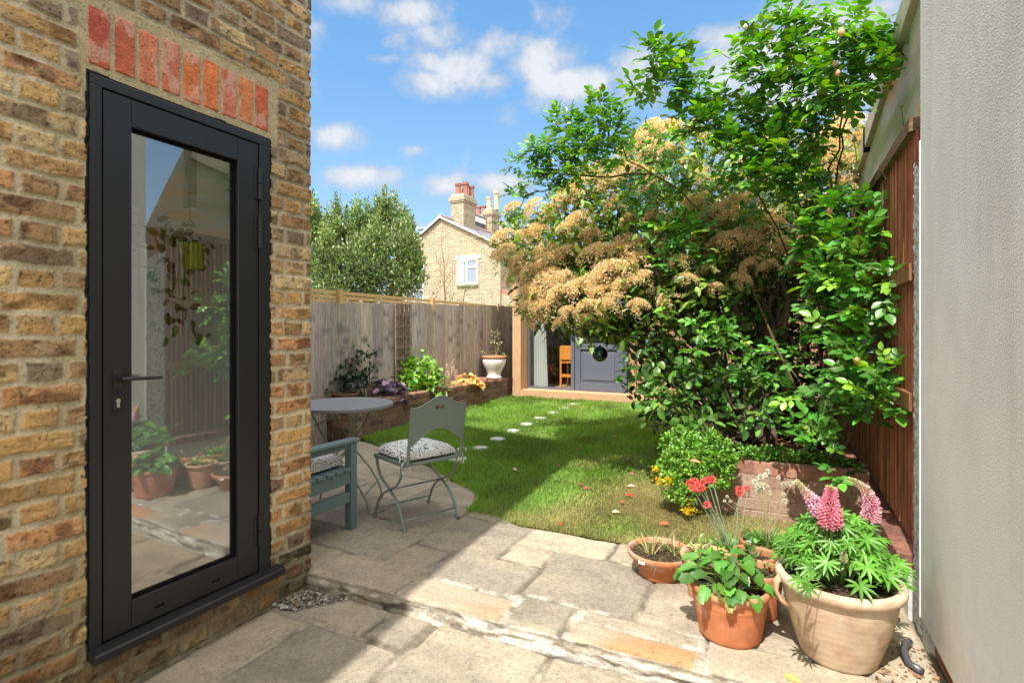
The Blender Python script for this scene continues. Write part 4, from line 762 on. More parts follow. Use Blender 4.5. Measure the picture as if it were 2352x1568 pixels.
def chimney(x0, x1, y0, y1, z0, z1, pots, m1):
    mb = MB(); hb(mb, (x0, y0, z0), (x1, y1, z1)); ch = mb.build('chimney', m1, t)
    mb = MB(); hb(mb, (x0-.06, y0-.06, z1-.28), (x1+.06, y1+.06, z1-.20)); hb(mb, (x0-.10, y0-.10, z1-.199), (x1+.10, y1+.10, z1-.08)); hb(mb, (x0-.05, y0-.05, z1-.079), (x1+.05, y1+.05, z1+.06)); mb.build('corbel', mat('corbel_stone', (.42, .35, .23), .9, .1, var=(8, (.28, .23, .16), .4, .6)), ch)
    mb = MB(); hb(mb, (x0+.02, y0+.02, z1+.061), (x1-.02, y1-.02, z1+.16)); mb.build('flaunching', mat('cement', (.45, .42, .36), .9, .1), ch)
    for px_, py_, h, r, cc in pots:
        mb = MB(); mb.lathe([(r*.95, 0), (r*.82, h*.6), (r*.85, h*.82), (r*1.1, h*.84), (r*1.1, h*.92), (r*.95, h*.94), (r*1.02, h), (r*.7, h), (r*.7, h*.7)], px_+15, py_-HY, 14); o = mb.build('chimney_pot', mat('pot_'+cc, {'red': (.30, .14, .11), 'buff': (.55, .44, .28)}[cc], .8, .1, var=(6, {'red': (.32, .12, .08), 'buff': (.42, .33, .2)}[cc], .4, .6)), ch, smooth=False); o.location = (0, 0, z1+.15)
chimney(-15.25, -14.48, 23.0, 24.15, 6.2, 8.28, [(-15.0, 23.3, .62, .17, 'red'), (-14.75, 23.6, .72, .18, 'red'), (-14.62, 24.0, .62, .16, 'red'), (-15.02, 23.9, .5, .14, 'red')], Mf_y)
p = PY(1112, 482, 27.); q = PY(1130, 482, 27.)
chimney(p[0], q[0], 27., 27.9, 5.6, p[2]-.1, [(p[0]+.16, 27.3, .75, .16, 'buff'), (p[0]+.5, 27.6, 1.15, .17, 'buff')], Mf_y)
p = PY(1083, 494, 26.); q = PY(1117, 545, 26.)
mb = MB(); hb(mb, (p[0]-.4, 25.6, 5.6), (q[0]-.7, 29.4, p[2]-.42)); dm = mb.build('dormer', mat('dormer_slate', (.09, .10, .12), .6, .3, var=(6, (.14, .15, .17), .4, .6)), t)
for k in range(8): mb = MB(); hb(mb, (p[0]-.38, 25.58, 5.9+k*.16), (q[0]-.68, 29.4, 5.915+k*.16)); 
mb = MB(); hb(mb, (p[0]-.5, 25.5, p[2]-.42), (q[0]-.6, 29.5, p[2]-.10)); mb.build('fascia', M_white, dm)
mb = MB(); hb(mb, (p[0]-.45, 25.45, p[2]-.099), (q[0]-.55, 29.5, p[2]-.03)); mb.build('dormer_roof', M_slate, dm)
p = PY(1105, 492, 31.)
mb = MB(); hb(mb, (p[0]-1.6, 31, 6), (p[0]+1.0, 31.7, p[2])); mb.build('far_stack', Mf_y, t)
for k in range(5): mb = MB(); mb.lathe([(.17, 0), (.14, .5), (.19, .52), (.19, .62), (.12, .62)], p[0]+15-1.2+k*.42, 31.3-HY, 10); o = mb.build('chimney_pot', MATS['pot_red'], t); o.location = (0, 0, p[2])
p = PY(984, 541, 24.5); mb = MB(); hb(mb, (p[0], 24.0, 5.2), (p[0]+1.5, 26, 7.02)); dm2 = mb.build('dormer', M_white, t); mb = MB(); hb(mb, (p[0]-.3, 23.8, 7.02), (p[0]+1.5, 26.2, 7.12)); mb.build('dormer_roof', mat('lead', (.3, .32, .35), .5, .3), dm2)
mb = MB(); a = [(xr+.02, -.0, 3.35), (xr+2.6, 0, 1.9), (xr+2.6, 4, 1.9), (xr+.02, 4, 3.35)]; mb.add([(x+15, y+.1, z) for x, y, z in a]+[(x+15, y+.1, z-.1) for x, y, z in a], [(0, 1, 2, 3), (7, 6, 5, 4), (0, 4, 5, 1)]); mb.build('lean_to_tiles', mat('red_tile', (.30, .15, .12), .8, .1), t)
mb = MB(); mb.add([(xr+15.02, .12, 0), (xr+17.5, .12, 0), (xr+17.5, .12, 1.95), (xr+15.02, .12, 3.3)], [(0, 1, 2, 3)]); mb.build('lean_to_wall', Mf_y, t)
# second roofline further back at the right of the house
# ================================================================ TREES BEYOND THE FENCE
def leafy(name, t, c, rad, n, L, W, kind, colr, vh=.3, c2=None, p2=0, up=.4, fold=.15, mat_=None, bias=.55, parent_origin=(0, 0, 0), part='foliage'):
    P, d = shell_pts(c, rad, n, bias); Dn = d*.6+rdir(n)*.7+[0, 0, up*.5]; Nn = rdir(n)*.5+[0, 0, .9]
    return P, Dn, Nn
def sprig_cloud(f, blobs, dens, L, W, kind, c, vh=.3, c2=None, p2=0., up=.3, bias=.5, clump=1, origin=(0, 0, 0), flat=.8, droop=.12):
    """blobs: (centre xyz, radius xyz); leaves gathered into small clumps through each blob"""
    for (cx, cy, cz), rad in blobs:
        rad = np.array(rad); area = (rad[0]*rad[1]*rad[2])**(2/3.)*12.6; nc = max(3, int(dens*area/clump)); P0, d0 = shell_pts((cx, cy, cz), rad, nc, bias)
        P = np.repeat(P0, clump, 0)+rng.randn(nc*clump, 3)*L*.45*(clump > 1); d = np.repeat(d0, clump, 0); n = len(P)
        Dn = d*.55+rdir(n)*.75+[0, 0, up]; Nn = rdir(n)*.45+[0, -.15, flat]
        lv = leaves(P-np.array(origin), Dn, Nn, L*(.65+.6*rng.rand(n)), W*(.7+.5*rng.rand(n)), kind, droop=droop); 
        tone = np.repeat((1+.22*rng.randn(nc, 1)).clip(.5, 1.6), clump, 0); cc = leafcol(n, 1, c, vh, c2, p2)*tone; f.add(lv[0], lv[1], np.repeat(cc.clip(.003, .9), lv[2], 0))
def limb(mb, pts, r0, r1, n=7, wob=.03, seg=3):
    P = [Vector(pts[0])]
    for a, b in zip(pts[:-1], pts[1:]):
        a, b = Vector(a), Vector(b)
        for k in range(1, seg+1): P.append(a.lerp(b, k/seg)+Vector(rng.randn(3)*wob*(k < seg)))
    rr = [r0+(r1-r0)*i/(len(P)-1) for i in range(len(P))]; mb.tube(P, rr, n); return P
def evergreen():
    o = (-6.6, 7.2, 0); t = empty('evergreen_tree', o, label='bushy evergreen tree with upright leafy shoots behind the left of the fence', cat='tree')
    f = Fol(); bl = []; sp_ = []
    spikes = [(718,470,8.9),(733,500,9),(752,505,8.8),(775,478,9.0),(800,505,9.2),(820,480,9.0),(845,490,9),(868,475,8.8),(885,458,9.),(905,470,9.2),(925,495,9.),(940,515,8.8),(952,560,8.6),(700,480,9.2)]
    for x, y, tt in spikes:
        for k in range(5):
            s = k/4; c = T(x+rng.randn()*2*s, y-12+s*76, tt+.1*rng.randn()); sp_.append((c, (.05+.12*s, .05+.12*s, .15+.06*s)))
    for x, y, r in [(715,575,34),(740,605,45),(730,650,45),(770,580,38),(790,620,50),(820,580,38),(850,560,38),(880,560,42),(850,610,55),(900,600,50),(930,570,35),(930,630,38),(880,650,50),(820,660,50),(760,670,50),(940,665,30),(920,530,35),(955,640,22),(950,600,24)]:
        for tt in (8.5, 9.2):
            c = T(x+rng.randn()*6, y+rng.randn()*6, tt+.1*rng.randn()); q = r*tt/F_; bl.append((c, (q, q, q*.95)))
    sprig_cloud(f, sp_, 1300, .062, .026, 'diamond', (.13, .21, .05), .3, (.28, .36, .12), .3, up=1.0, bias=.2, clump=3, origin=o, flat=.4); sprig_cloud(f, bl, 560, .064, .028, 'diamond', (.12, .185, .055), .3, (.26, .33, .13), .3, up=.9, bias=.35, clump=3, origin=o, flat=.4)
    f.build('crown', M_leaf, t)
    mb = MB(); mb.tube([(0, 0, -.04), (.05, .1, 1.2), (.0, .1, 2.6)], [.13, .1, .04], 10)
    for k in range(9): a = k*.7; limb(mb, [(0, .1, .8+.1*k), (.5*math.cos(a), .1+.4*math.sin(a), 1.6+.1*k), (1.0*math.cos(a), .1+.6*math.sin(a), 2.5)], .05, .012)
    mb.build('trunk', M_bark, t)
evergreen()
def sapling():
    b = PX(1022, 705, -5.6); t = empty('bare_sapling', (b[0], b[1], 0), label='thin bare branching sapling in front of the distant brick gable', cat='tree')
    mb = MB(); z1 = b[2]
    def rel(x, y, dt=0): p = T(x, y, 9.75+dt); return (p[0]-b[0], p[1]-b[1], p[2])
    limb(mb, [(0, 0, -.04), rel(1022, 690), rel(1021, 640), rel(1018, 590), rel(1013, 540)], .022, .004, wob=.01)
    for P in ([rel(1021, 660), rel(1010, 620), rel(1001, 580)], [rel(1021, 650), rel(1035, 625), rel(1044, 590)], [rel(1022, 668), rel(1038, 640), rel(1047, 600)], [rel(1020, 630), rel(1004, 600, .2), rel(996, 560, .2)], [rel(1020, 620), rel(1030, 600), rel(1031, 565)], [rel(1022, 645), rel(1012, 625), rel(1010, 590)]):
        limb(mb, P, .008, .0025, wob=.008, n=5)
    mb.build('branches', mat('twig', (.28, .19, .12), .8, .1), t)
    f = Fol(); bl = []
    for x, y, r in [(1006,675,14),(1012,655,12),(1030,680,14),(1040,690,14),(1000,690,12),(1015,640,8),(1055,688,10),(1008,662,10)]:
        q = r*9.75/F_; bl.append((rel(x, y, .1*rng.randn()), (q, q, q*1.2)))
    sprig_cloud(f, bl, 150, .06, .02, 'diamond', (.16, .16, .06), .35, (.35, .28, .15), .25, up=.9, bias=.2, clump=2); f.build('foliage', M_leaf, t)
sapling()
def young_shrub():
    b = PX(1066, 705, -5.3); t = empty('young_shrub', (b[0], b[1], 0), label='small glossy leaved shrub poking above the fence below the far window', cat='shrub')
    f = Fol(); tt = b[1]*0+ (b[1]*CT - b[0]*ST)
    bl = []
    for x, y, r in [(1069,656,11),(1062,654,8),(1078,660,8),(1070,668,6)]:
        p = T(x, y, tt); q = r*tt/F_; bl.append(((p[0]-b[0], p[1]-b[1], p[2]), (q, q, q*.5)))
    sprig_cloud(f, bl, 300, .085, .025, 'lance', (.12, .22, .05), .25, (.3, .4, .12), .3, up=.2, bias=.1, clump=2); f.build('foliage', M_leaf, t)
    mb = MB(); p = T(1069, 665, tt); limb(mb, [(0, 0, -.04), (p[0]-b[0]-.03, p[1]-b[1], 1.5), (p[0]-b[0], p[1]-b[1], p[2])], .012, .006); mb.build('stem', M_bark, t)
young_shrub()
# ================================================================ FURNITURE
PZ0 = .078
def bistro_table():
    t = empty('bistro_table', (-2.72, 2.75, PZ0), label='round grey metal folding garden table on thin crossed legs', cat='table'); r = .338; h = .725
    mb = MB(); mb.lathe([(1e-4, h), (r-.006, h), (r, h-.004), (r, h-.022), (r-.006, h-.026), (r-.02, h-.02), (1e-4, h-.016)], n=72); mb.build('tabletop', M_table, t, smooth=False)
    # two crossed frames: plane normal along the local y
    a = R(28); u = Vector((math.cos(a), math.sin(a), 0)); v = Vector((-math.sin(a), math.cos(a), 0)); zc = .375
    for s in (-1, 1):
        for q in (-1, 1):
            o = v*(.19*s+.012*q); P = [o+u*(-q*.17)+Vector((0, 0, h-.02)), o+u*(-q*.10)+Vector((0, 0, .56)), o+u*(q*.015)+Vector((0, 0, zc-.01)), o+u*(q*.14)+Vector((0, 0, .21)), o+u*(q*.20)+Vector((0, 0, .10)), o+u*(q*.225)+Vector((0, 0, .004))]
            mb = MB(); mb.tube(P, .0085, 6, flat=.6); mb.build('leg', M_chair, t)
    for q, z, uu in ((1, .60, -.13), (-1, .52, .085), (1, zc, 0), (1, .13, .192), (-1, .10, -.205)):
        mb = MB(); mb.tube([v*.20+u*uu+Vector((0, 0, z)), v*-.20+u*uu+Vector((0, 0, z))], .0055, 6); mb.build('brace', M_chair, t)
bistro_table()
M_cush = None
def cushion_mat():
    m = bpy.data.materials.new('swirl_fabric'); m.use_nodes = True; tt = m.node_tree; n = tt.nodes; l = tt.links; b = n['Principled BSDF']; b.inputs['Roughness'].default_value = .9; b.inputs['Specular IOR Level'].default_value = .1
    tc = n.new('ShaderNodeTexCoord'); wv = n.new('ShaderNodeTexWave'); wv.wave_type = 'RINGS'; wv.inputs['Scale'].default_value = 22; wv.inputs['Distortion'].default_value = 9; wv.inputs['Detail'].default_value = 1; wv.inputs['Detail Scale'].default_value = 1.4; l.new(tc.outputs['Object'], wv.inputs['Vector'])
    cr = n.new('ShaderNodeValToRGB'); e = cr.color_ramp.elements; e[0].position = .10; e[0].color = (.09, .11, .15, 1); e[1].position = .30; e[1].color = (.66, .66, .64, 1); l.new(wv.outputs['Fac'], cr.inputs[0]); l.new(cr.outputs[0], b.inputs['Base Color']); return m
M_cush = cushion_mat()
def cushion(name, loc, rz, sx, sy, h, **k):
    n = 56; U, V_ = np.meshgrid(np.linspace(-1, 1, n), np.linspace(-1, 1, n), indexing='ij'); e = (1-np.abs(U)**6)*(1-np.abs(V_)**6); e = np.clip(e, 0, 1)**.5
    tuft = sum(np.exp(-((U-a)**2+(V_-b)**2)/.035) for a in (-.42, .42) for b in (-.42, .42)); sag = np.exp(-((U*.9)**2+(V_*.9)**2)/.5)
    Z = h*e*(1+.10*(fbm(U*2+loc[0], V_*2, 1, 3)-.5)*2)-tuft*h*.32+.004*fbm(U*8, V_*8, 2, 3)*e; sq = 1-.035*(1-np.abs(V_)**2)*0
    X = U*sx*.5*(1-.04*V_**2*(1-0)); Y = V_*sy*.5*(1-.04*U**2); top = np.stack([X, Y, Z+.018+.0*Z], -1).reshape(-1, 3); bot = np.stack([X, Y, .016-.014*e], -1).reshape(-1, 3)
    Fc = grid_faces(n, n); Fb = grid_faces(n, n)[:, ::-1]+n*n
    rim = []; idx = lambda i, j: i*n+j
    ring = [idx(i, 0) for i in range(n)]+[idx(n-1, j) for j in range(1, n)]+[idx(i, n-1) for i in range(n-2, -1, -1)]+[idx(0, j) for j in range(n-2, 0, -1)]
    rim = np.array([(ring[i], ring[i]+n*n, ring[(i+1) % len(ring)]+n*n, ring[(i+1) % len(ring)]) for i in range(len(ring))])
    o = link_mesh(name, np.vstack([top, bot]), np.vstack([Fc, Fb, rim]), M_cush, None, True, **k); o.location = loc; o.rotation_euler = (0, 0, rz); return o
def folding_chair():
    a = math.atan2(.37, -.93); c = (-2.137, 2.815); t = empty('folding_chair', (c[0], c[1], PZ0), a, label='green grey metal folding chair with arched back facing the round table', cat='chair')
    # local x = forward (to the table), y = sideways
    hw = .195; M = M_chair
    for s in (-1, 1):
        y = s*hw
        # leg from front seat corner curving to rear foot, and one from rear seat corner curving to front foot
        P1 = [(.185, y, .40), (.165, y, .33), (.115, y, .27), (.02, y, .225), (-.09, y, .16), (-.15, y, .08), (-.18, y, .005)]
        P2 = [(-.17, y+s*.012, .40), (-.155, y+s*.012, .33), (-.105, y+s*.012, .27), (-.01, y+s*.012, .225), (.10, y+s*.012, .16), (.155, y+s*.012, .08), (.19, y+s*.012, .005)]
        for P in (P1, P2):
            mb = MB(); sm = []
            for i in range(len(P)-1):
                for k in range(3):
                    w_ = k/3; p0 = Vector(P[max(i-1, 0)]); p1 = Vector(P[i]); p2 = Vector(P[i+1]); p3 = Vector(P[min(i+2, len(P)-1)])
                    sm.append(.5*((2*p1)+(p2-p0)*w_+(2*p0-5*p1+4*p2-p3)*w_**2+(3*p1-p0-3*p2+p3)*w_**3))
            sm.append(Vector(P[-1])); mb.tube(sm, .0105, 8, flat=.55); e = Vector(P[-1]); mb.box((e.x-.016, e.y-.010, .0), (e.x+.016, e.y+.010, .012)); mb.build('leg', M, t, smooth=True)
    for x, z in ((-.01, .222), (.172, .06), (-.16, .06)): mb = MB(); mb.tube([(x, -hw, z), (x, hw, z)], .0055, 8); mb.build('stretcher', M, t, smooth=True)
    mb = MB(); mb.box((-.20, -hw-.015, .395), (.20, -hw+.005, .418)); mb.box((-.20, hw-.005, .395), (.20, hw+.015, .418)); mb.box((-.20, -hw+.005, .397), (-.18, hw-.005, .416)); mb.box((.18, -hw+.005, .397), (.20, hw-.005, .416))
    for k in range(7): mb.box((-.165+k*.05, -hw+.005, .404), (-.135+k*.05, hw-.005, .412))
    mb.build('seat_frame', M, t, bevel=.003)
    for s in (-1, 1):
        mb = MB(); mb.obox((-.2215, s*hw-.009, .40), (.014, 0, 0), (0, .018, 0), (-.0545, 0, .366)); mb.build('back_post', M, t, bevel=.003)
    # arched panel with a slot
    n = 30; V = []; 
    ys = np.linspace(-hw+.008, hw-.008, n)
    top = .757+.066*np.exp(-(ys/.105)**2); low = .53+.095*np.cos(np.clip(ys/(hw*.92)*math.pi/2, -math.pi/2, math.pi/2))**1.0*1.0
    lean = lambda z: -.207-(z-.30)*.149
    mb = MB()
    def strip(y0i, y1i, zt, zb):
        for i in range(y0i, y1i):
            q = []
            for th in (0, .004):
                q += [(lean(zb[i])+th, ys[i], zb[i]), (lean(zb[i+1])+th, ys[i+1], zb[i+1]), (lean(zt[i+1])+th, ys[i+1], zt[i+1]), (lean(zt[i])+th, ys[i], zt[i])]
            mb.add(q, [(0, 1, 2, 3), (7, 6, 5, 4), (0, 4, 5, 1), (2, 6, 7, 3), (1, 5, 6, 2), (3, 7, 4, 0)])
    slot = (np.abs(ys) < .045); s0, s1 = int(np.argmax(slot)), int(n-1-np.argmax(slot[::-1]))
    strip(0, s0, top, low); strip(s1, n-1, top, low); strip(s0, s1, np.full(n, .742), low); strip(s0, s1, top, np.full(n, .768))
    mb.obox((lean(.742), -.004, .742), (.004, 0, 0), (0, .008, 0), (-.004, 0, .026)); mb.build('backrest', M, t)
    mb = MB(); mb.tube([(lean(zt)+.002, y, zt) for y, zt in zip(ys, top)], .0055, 6); mb.tube([(lean(zt)+.002, y, zt) for y, zt in zip(ys, low)], .0045, 6); mb.tube([(lean(zt+.012)-.001, y, zt+.018) for y, zt in zip(ys, low)], .0015, 4); mb.build('edge_rim', M, t, smooth=True)
    ca, sa = math.cos(a), math.sin(a); W_ = lambda x, y, z: (c[0]+x*ca-y*sa, c[1]+x*sa+y*ca, z)
    cu = cushion('seat_cushion', W_(.01, 0, PZ0+.419), a, .40, .40, .052, label='blue and white swirl seat cushion tied on the folding chair', cat='cushion')
    for s in (-1, 1):
        mb = MB(); x, y, z = -.205, s*.195, .03
        for d in ((.0, s*.045, .035), (-.02, s*.055, -.005), (-.02, -s*.02, -.07), (-.015, s*.03, -.085)):
            p = Vector((x, y, z)); q = p+Vector(d); m_ = (p+q)/2+Vector((0, s*.015, .012)); mb.tube([p, m_, q, q+Vector((.002, -s*.01, -.01))], [.003, .0045, .004, .003], 5)
        mb.ball((x, y, z), .009, 8, 6); mb.build('tie', M_cush, cu, smooth=True)
folding_chair()
def bench():
    x1, y0, y1 = -2.345, 1.985, 2.485; t = empty('garden_bench', (x1, y0, PZ0), label='blue green painted wooden bench with flat arm against the house rear wall', cat='bench'); L = 1.15; D = y1-y0; M = M_bench
    for xx in (0, -L):
        m1 = MB(); m1.box((xx-.055, D-.05, 0), (xx, D, .535)); m1.build('leg', M, t, bevel=.004); m1 = MB(); m1.box((xx-.055, -.005, 0), (xx, .04, .84)); m1.build('leg', M, t, bevel=.004)
        m1 = MB(); m1.obox((xx-.066, .041, .538), (.077, 0, 0), (0, D-.021, 0), (0, 0, .024)); m1.build('armrest', M, t, bevel=.008)
        m1 = MB(); m1.box((xx-.045, .041, .505), (xx-.01, D-.051, .536)); m1.box((xx-.045, .041, .175), (xx-.01, D-.051, .235)); m1.box((xx-.045, .041, .29), (xx-.01, D-.051, .365)); m1.build('side_rail', M, t, bevel=.003)
    m1 = MB()
    for k in range(6): m1.box((-L+.001, .045+k*.072, .366), (-.001, .105+k*.072, .385))
    m1.build('seat', M, t, bevel=.003)
    m1 = MB(); m1.box((-L+.001, D-.04, .30), (-.056, D-.012, .365)); m1.box((-L+.06, .0, .17), (-.056, .03, .23)); m1.build('front_rail', M, t, bevel=.003)
    m1 = MB(); m1.box((-L+.001, .0, .78), (-.056, .035, .85)); m1.box((-L+.001, .0, .45), (-.056, .035, .50))
    for k in range(11): m1.box((-L+.09+k*.09, .008, .501), (-L+.14+k*.09, .026, .779))
    m1.build('backrest', M, t, bevel=.003)
    cushion('bench_cushion', (x1-.30, y0+.265, PZ0+.386), 0, .46, .42, .075, label='blue and white swirl cushion on the blue green bench seat', cat='cushion')
bench()
# ================================================================ BIG SHRUB, ROSE, SKIRT SHRUB
def blob3(L, t_off=0.):
    out = []
    for b in L:
        x, y, tt, r = b[:4]; tt += t_off; q = r*tt/F_; out.append((T(x, y, tt), (q, q, q)))
    return out
TR = (-.12, 4.75, .40)
def big_shrub():
    o = TR; t = empty('flowering_shrub', o, label='huge spreading shrub covered in domed tan flower heads over the raised bed', cat='shrub'); O = np.array(o)
    B = [(1160,575,4.95,32),(1195,525,4.9,38),(1215,600,4.8,48),(1260,560,4.75,55),(1235,660,4.7,38),(1300,490,4.8,55),(1335,425,4.8,50),(1330,565,4.6,65),(1310,680,4.6,52),(1390,500,4.6,65),(1400,620,4.5,72),(1385,715,4.5,42),(1445,420,4.6,65),(1470,335,4.8,42),
     (1480,550,4.4,72),(1480,680,4.4,62),(1535,335,4.7,45),(1560,430,4.5,72),(1580,560,4.3,80),(1570,680,4.3,70),(1640,365,4.6,55),(1660,480,4.3,75),(1680,600,4.3,80),(1660,700,4.5,60),(1750,430,4.4,65),(1780,540,4.3,75),(1760,660,4.5,60),(1850,500,4.3,70),(1860,640,4.4,60),(1905,345,4.5,50),(1945,330,4.5,48),(1945,410,4.4,45),(1290,620,5.0,40),(1850,400,4.5,50),(1215,705,4.75,30),(1255,715,4.65,36),(1300,735,4.6,36),(1350,745,4.5,34),(1400,745,4.5,32),(1450,750,4.5,32),(1510,745,4.45,36),(1570,745,4.4,40),(1640,740,4.4,40),(1230,690,4.9,34),(1400,560,5.2,70),(1550,500,5.2,80),(1700,520,5.2,80),(1600,620,5.2,80),(1800,450,5.1,70)]
    f = Fol(); bl = blob3(B)+blob3(B, .55)
    sprig_cloud(f, bl, 300, .085, .036, 'lance', (.095, .185, .03), .32, (.24, .30, .05), .32, up=.15, bias=.45, clump=4, origin=O, flat=.6, droop=.2); sprig_cloud(f, [(T(b[0]+rng.randn()*12, b[1]+rng.randn()*10, b[2]-.22-.3*min(1., max(0., (b[1]-500)/200.))), (b[3]*.75*b[2]/F_,)*3) for b in B], 75, .09, .04, 'lance', (.12, .235, .035), .3, (.26, .36, .07), .3, up=.2, bias=.5, clump=4, origin=O, flat=.7, droop=.2); f.build('foliage', M_leaf, t)
    mb = MB(); rel = lambda p: tuple(np.array(p)-O)
    trunks = [(0, 0, -.05), (.12, .1, -.05), (-.15, .05, -.05), (.05, -.12, -.05), (-.05, .15, -.05)]
    for i, b in enumerate(B+[(1500,760,4.6,10),(1700,760,4.7,10),(1600,740,4.6,10),(1330,750,4.7,8),(1420,770,4.6,8)]):
        e = np.array(T(b[0], b[1], b[2]+.2))-O; s = trunks[i % 5]; mid = (s[0]*1.5+e[0]*.35, s[1]+e[1]*.3, max(.35, e[2]*.5)); m2 = (e[0]*.75, e[1]*.7, e[2]*.82)
        P = limb(mb, [s, mid, m2, tuple(e)], .030, .006, 7, .035, 4)
        for k in range(7):
            p = P[rng.randint(4, len(P))]; q = p+Vector(rdir(1, .3)[0])*(.18+.25*rng.rand()); limb(mb, [p, (p+q)/2+Vector(rng.randn(3)*.03), q], .006, .002, 4, .012, 2)
    mb.build('branches', M_bark, t)
    # flower heads: five domed corymbs, copied
    heads = []
    for h in range(5):
        n = 1300; sub = rng.randn(22, 2)*.55; sub = sub/np.maximum(1, np.linalg.norm(sub, axis=1, keepdims=True)/.95); pts = sub[rng.randint(16, size=n)]+rng.randn(n, 2)*.17; r = np.linalg.norm(pts, axis=1); z = .75*np.sqrt(np.clip(1.25-r**2, .02, 2))-.45+.09*rng.rand(n)*(1+0*r)-.25*rng.rand(n)**2
        P = np.column_stack([pts, z]); D_ = P*np.array([1, 1, .5])+[0, 0, .5]+rng.randn(n, 3)*.5; lv = leaves(P, D_, rdir(n)+[0, 0, .6], .10*(.7+.6*rng.rand(n)), .095, 'diamond', fold=.3)
        c = leafcol(n, lv[2], (.81, .645, .375), .14, (.66, .46, .25), .25); f2 = Fol(); f2.add(lv[0], lv[1], c)
        m2 = 40; a = rdir(m2, .0); a[:, 2] = np.abs(a[:, 2])*.3; P3 = np.zeros((m2, 3)); P3[:, 2] = -.42; lv = leaves(P3, np.column_stack([a[:, :2]*.8, np.full(m2, .55)]), rdir(m2), .85, .012, 'strip', droop=-.1); f2.add(lv[0], lv[1], leafcol(m2, lv[2], (.40, .26, .10), .2))
        oo = f2.build('flower_head', M_petal, None, smooth=False); heads.append(oo.data); bpy.data.objects.remove(oo)
    H = [(1150,545,4.8,34),(1160,585,4.75,30),(1190,600,4.7,32),(1215,625,4.6,36),(1245,608,4.55,38),(1205,545,4.8,30),(1225,480,4.95,34),(1258,492,4.9,30),(1290,470,4.85,32),(1330,430,4.75,38),(1305,445,4.8,30),(1330,505,4.6,36),(1300,525,4.6,30),(1385,585,4.35,40),(1430,570,4.3,42),(1460,600,4.3,38),(1405,625,4.3,42),(1370,640,4.35,36),(1300,640,4.45,38),(1260,645,4.5,36),(1330,660,4.4,38),(1280,675,4.45,34),(1375,672,4.35,36),(1430,655,4.3,36),(1215,670,4.6,30),(1210,705,4.6,26),(1350,705,4.35,30),(1395,700,4.3,30),(1480,640,4.25,30),
      (1300,715,4.45,24),(1250,575,4.6,32),(1470,325,4.75,38),(1510,300,4.75,38),(1550,290,4.75,36),(1590,305,4.7,36),(1440,345,4.75,32),(1640,325,4.65,34),(1485,360,4.6,32),(1540,340,4.55,30),(1440,395,4.5,32),(1400,420,4.55,28),(1490,420,4.45,30),(1600,465,4.15,38),(1640,490,4.15,34),(1690,470,4.1,44),(1720,455,4.15,34),(1665,505,4.1,36),(1750,520,4.1,40),(1775,500,4.15,30),(1660,555,4.1,42),(1700,545,4.1,34),(1735,560,4.15,28),(1560,600,4.2,32),(1530,560,4.3,28),(1575,640,4.2,26),(1910,300,4.45,40),(1945,285,4.5,42),(1970,320,4.45,36),(1930,340,4.4,38),(1900,370,4.4,34),(1950,375,4.4,34),(1880,320,4.45,32),
      (1935,420,4.3,26),(1915,450,4.3,22),(1800,300,4.6,34),(1770,330,4.55,30),(1840,470,4.25,26),(1250,700,4.6,30),(1290,740,4.55,24),(1225,730,4.65,22),(1340,735,4.5,22),(1800,570,4.2,28),(1830,600,4.2,26),(1620,400,4.3,30),(1660,420,4.3,28),(1740,400,4.3,30),(1700,380,4.4,30),(1560,500,4.25,28),(1500,490,4.3,26),(1350,540,4.5,28),(1290,585,4.55,28),(1180,480,4.95,24),(1235,530,4.8,26),(1410,470,4.5,26),(1370,400,4.7,30),(1500,540,4.3,26),(1620,620,4.2,26),(1720,610,4.2,24),(1530,690,4.3,24),(1460,700,4.3,22),(1590,560,4.2,24),(1850,550,4.25,24),(1580,370,4.5,28),(1225,650,4.9,30),(1180,640,4.9,26),(1640,660,4.25,22),(1765,610,4.2,22),(1310,560,4.9,26),(1450,500,4.4,24),(1700,640,4.2,20),(1880,420,4.35,26)][:100]
    for i, (x, y, tt, r) in enumerate(H):
        tt -= .38*min(1., max(0., (y-500)/200.)); p = np.array(T(x, y, tt-.05))-O; s = r*tt/F_*(.85+.35*rng.rand()); ob = bpy.data.objects.new('flower_head', heads[i % 5]); col.objects.link(ob); ob.parent = t; ob.location = tuple(p)
        ob.scale = (s, s, s*(1.0+.25*rng.rand())); ob.rotation_euler = (R(36+rng.randn()*16), R(-14+rng.randn()*18), 0)
big_shrub()
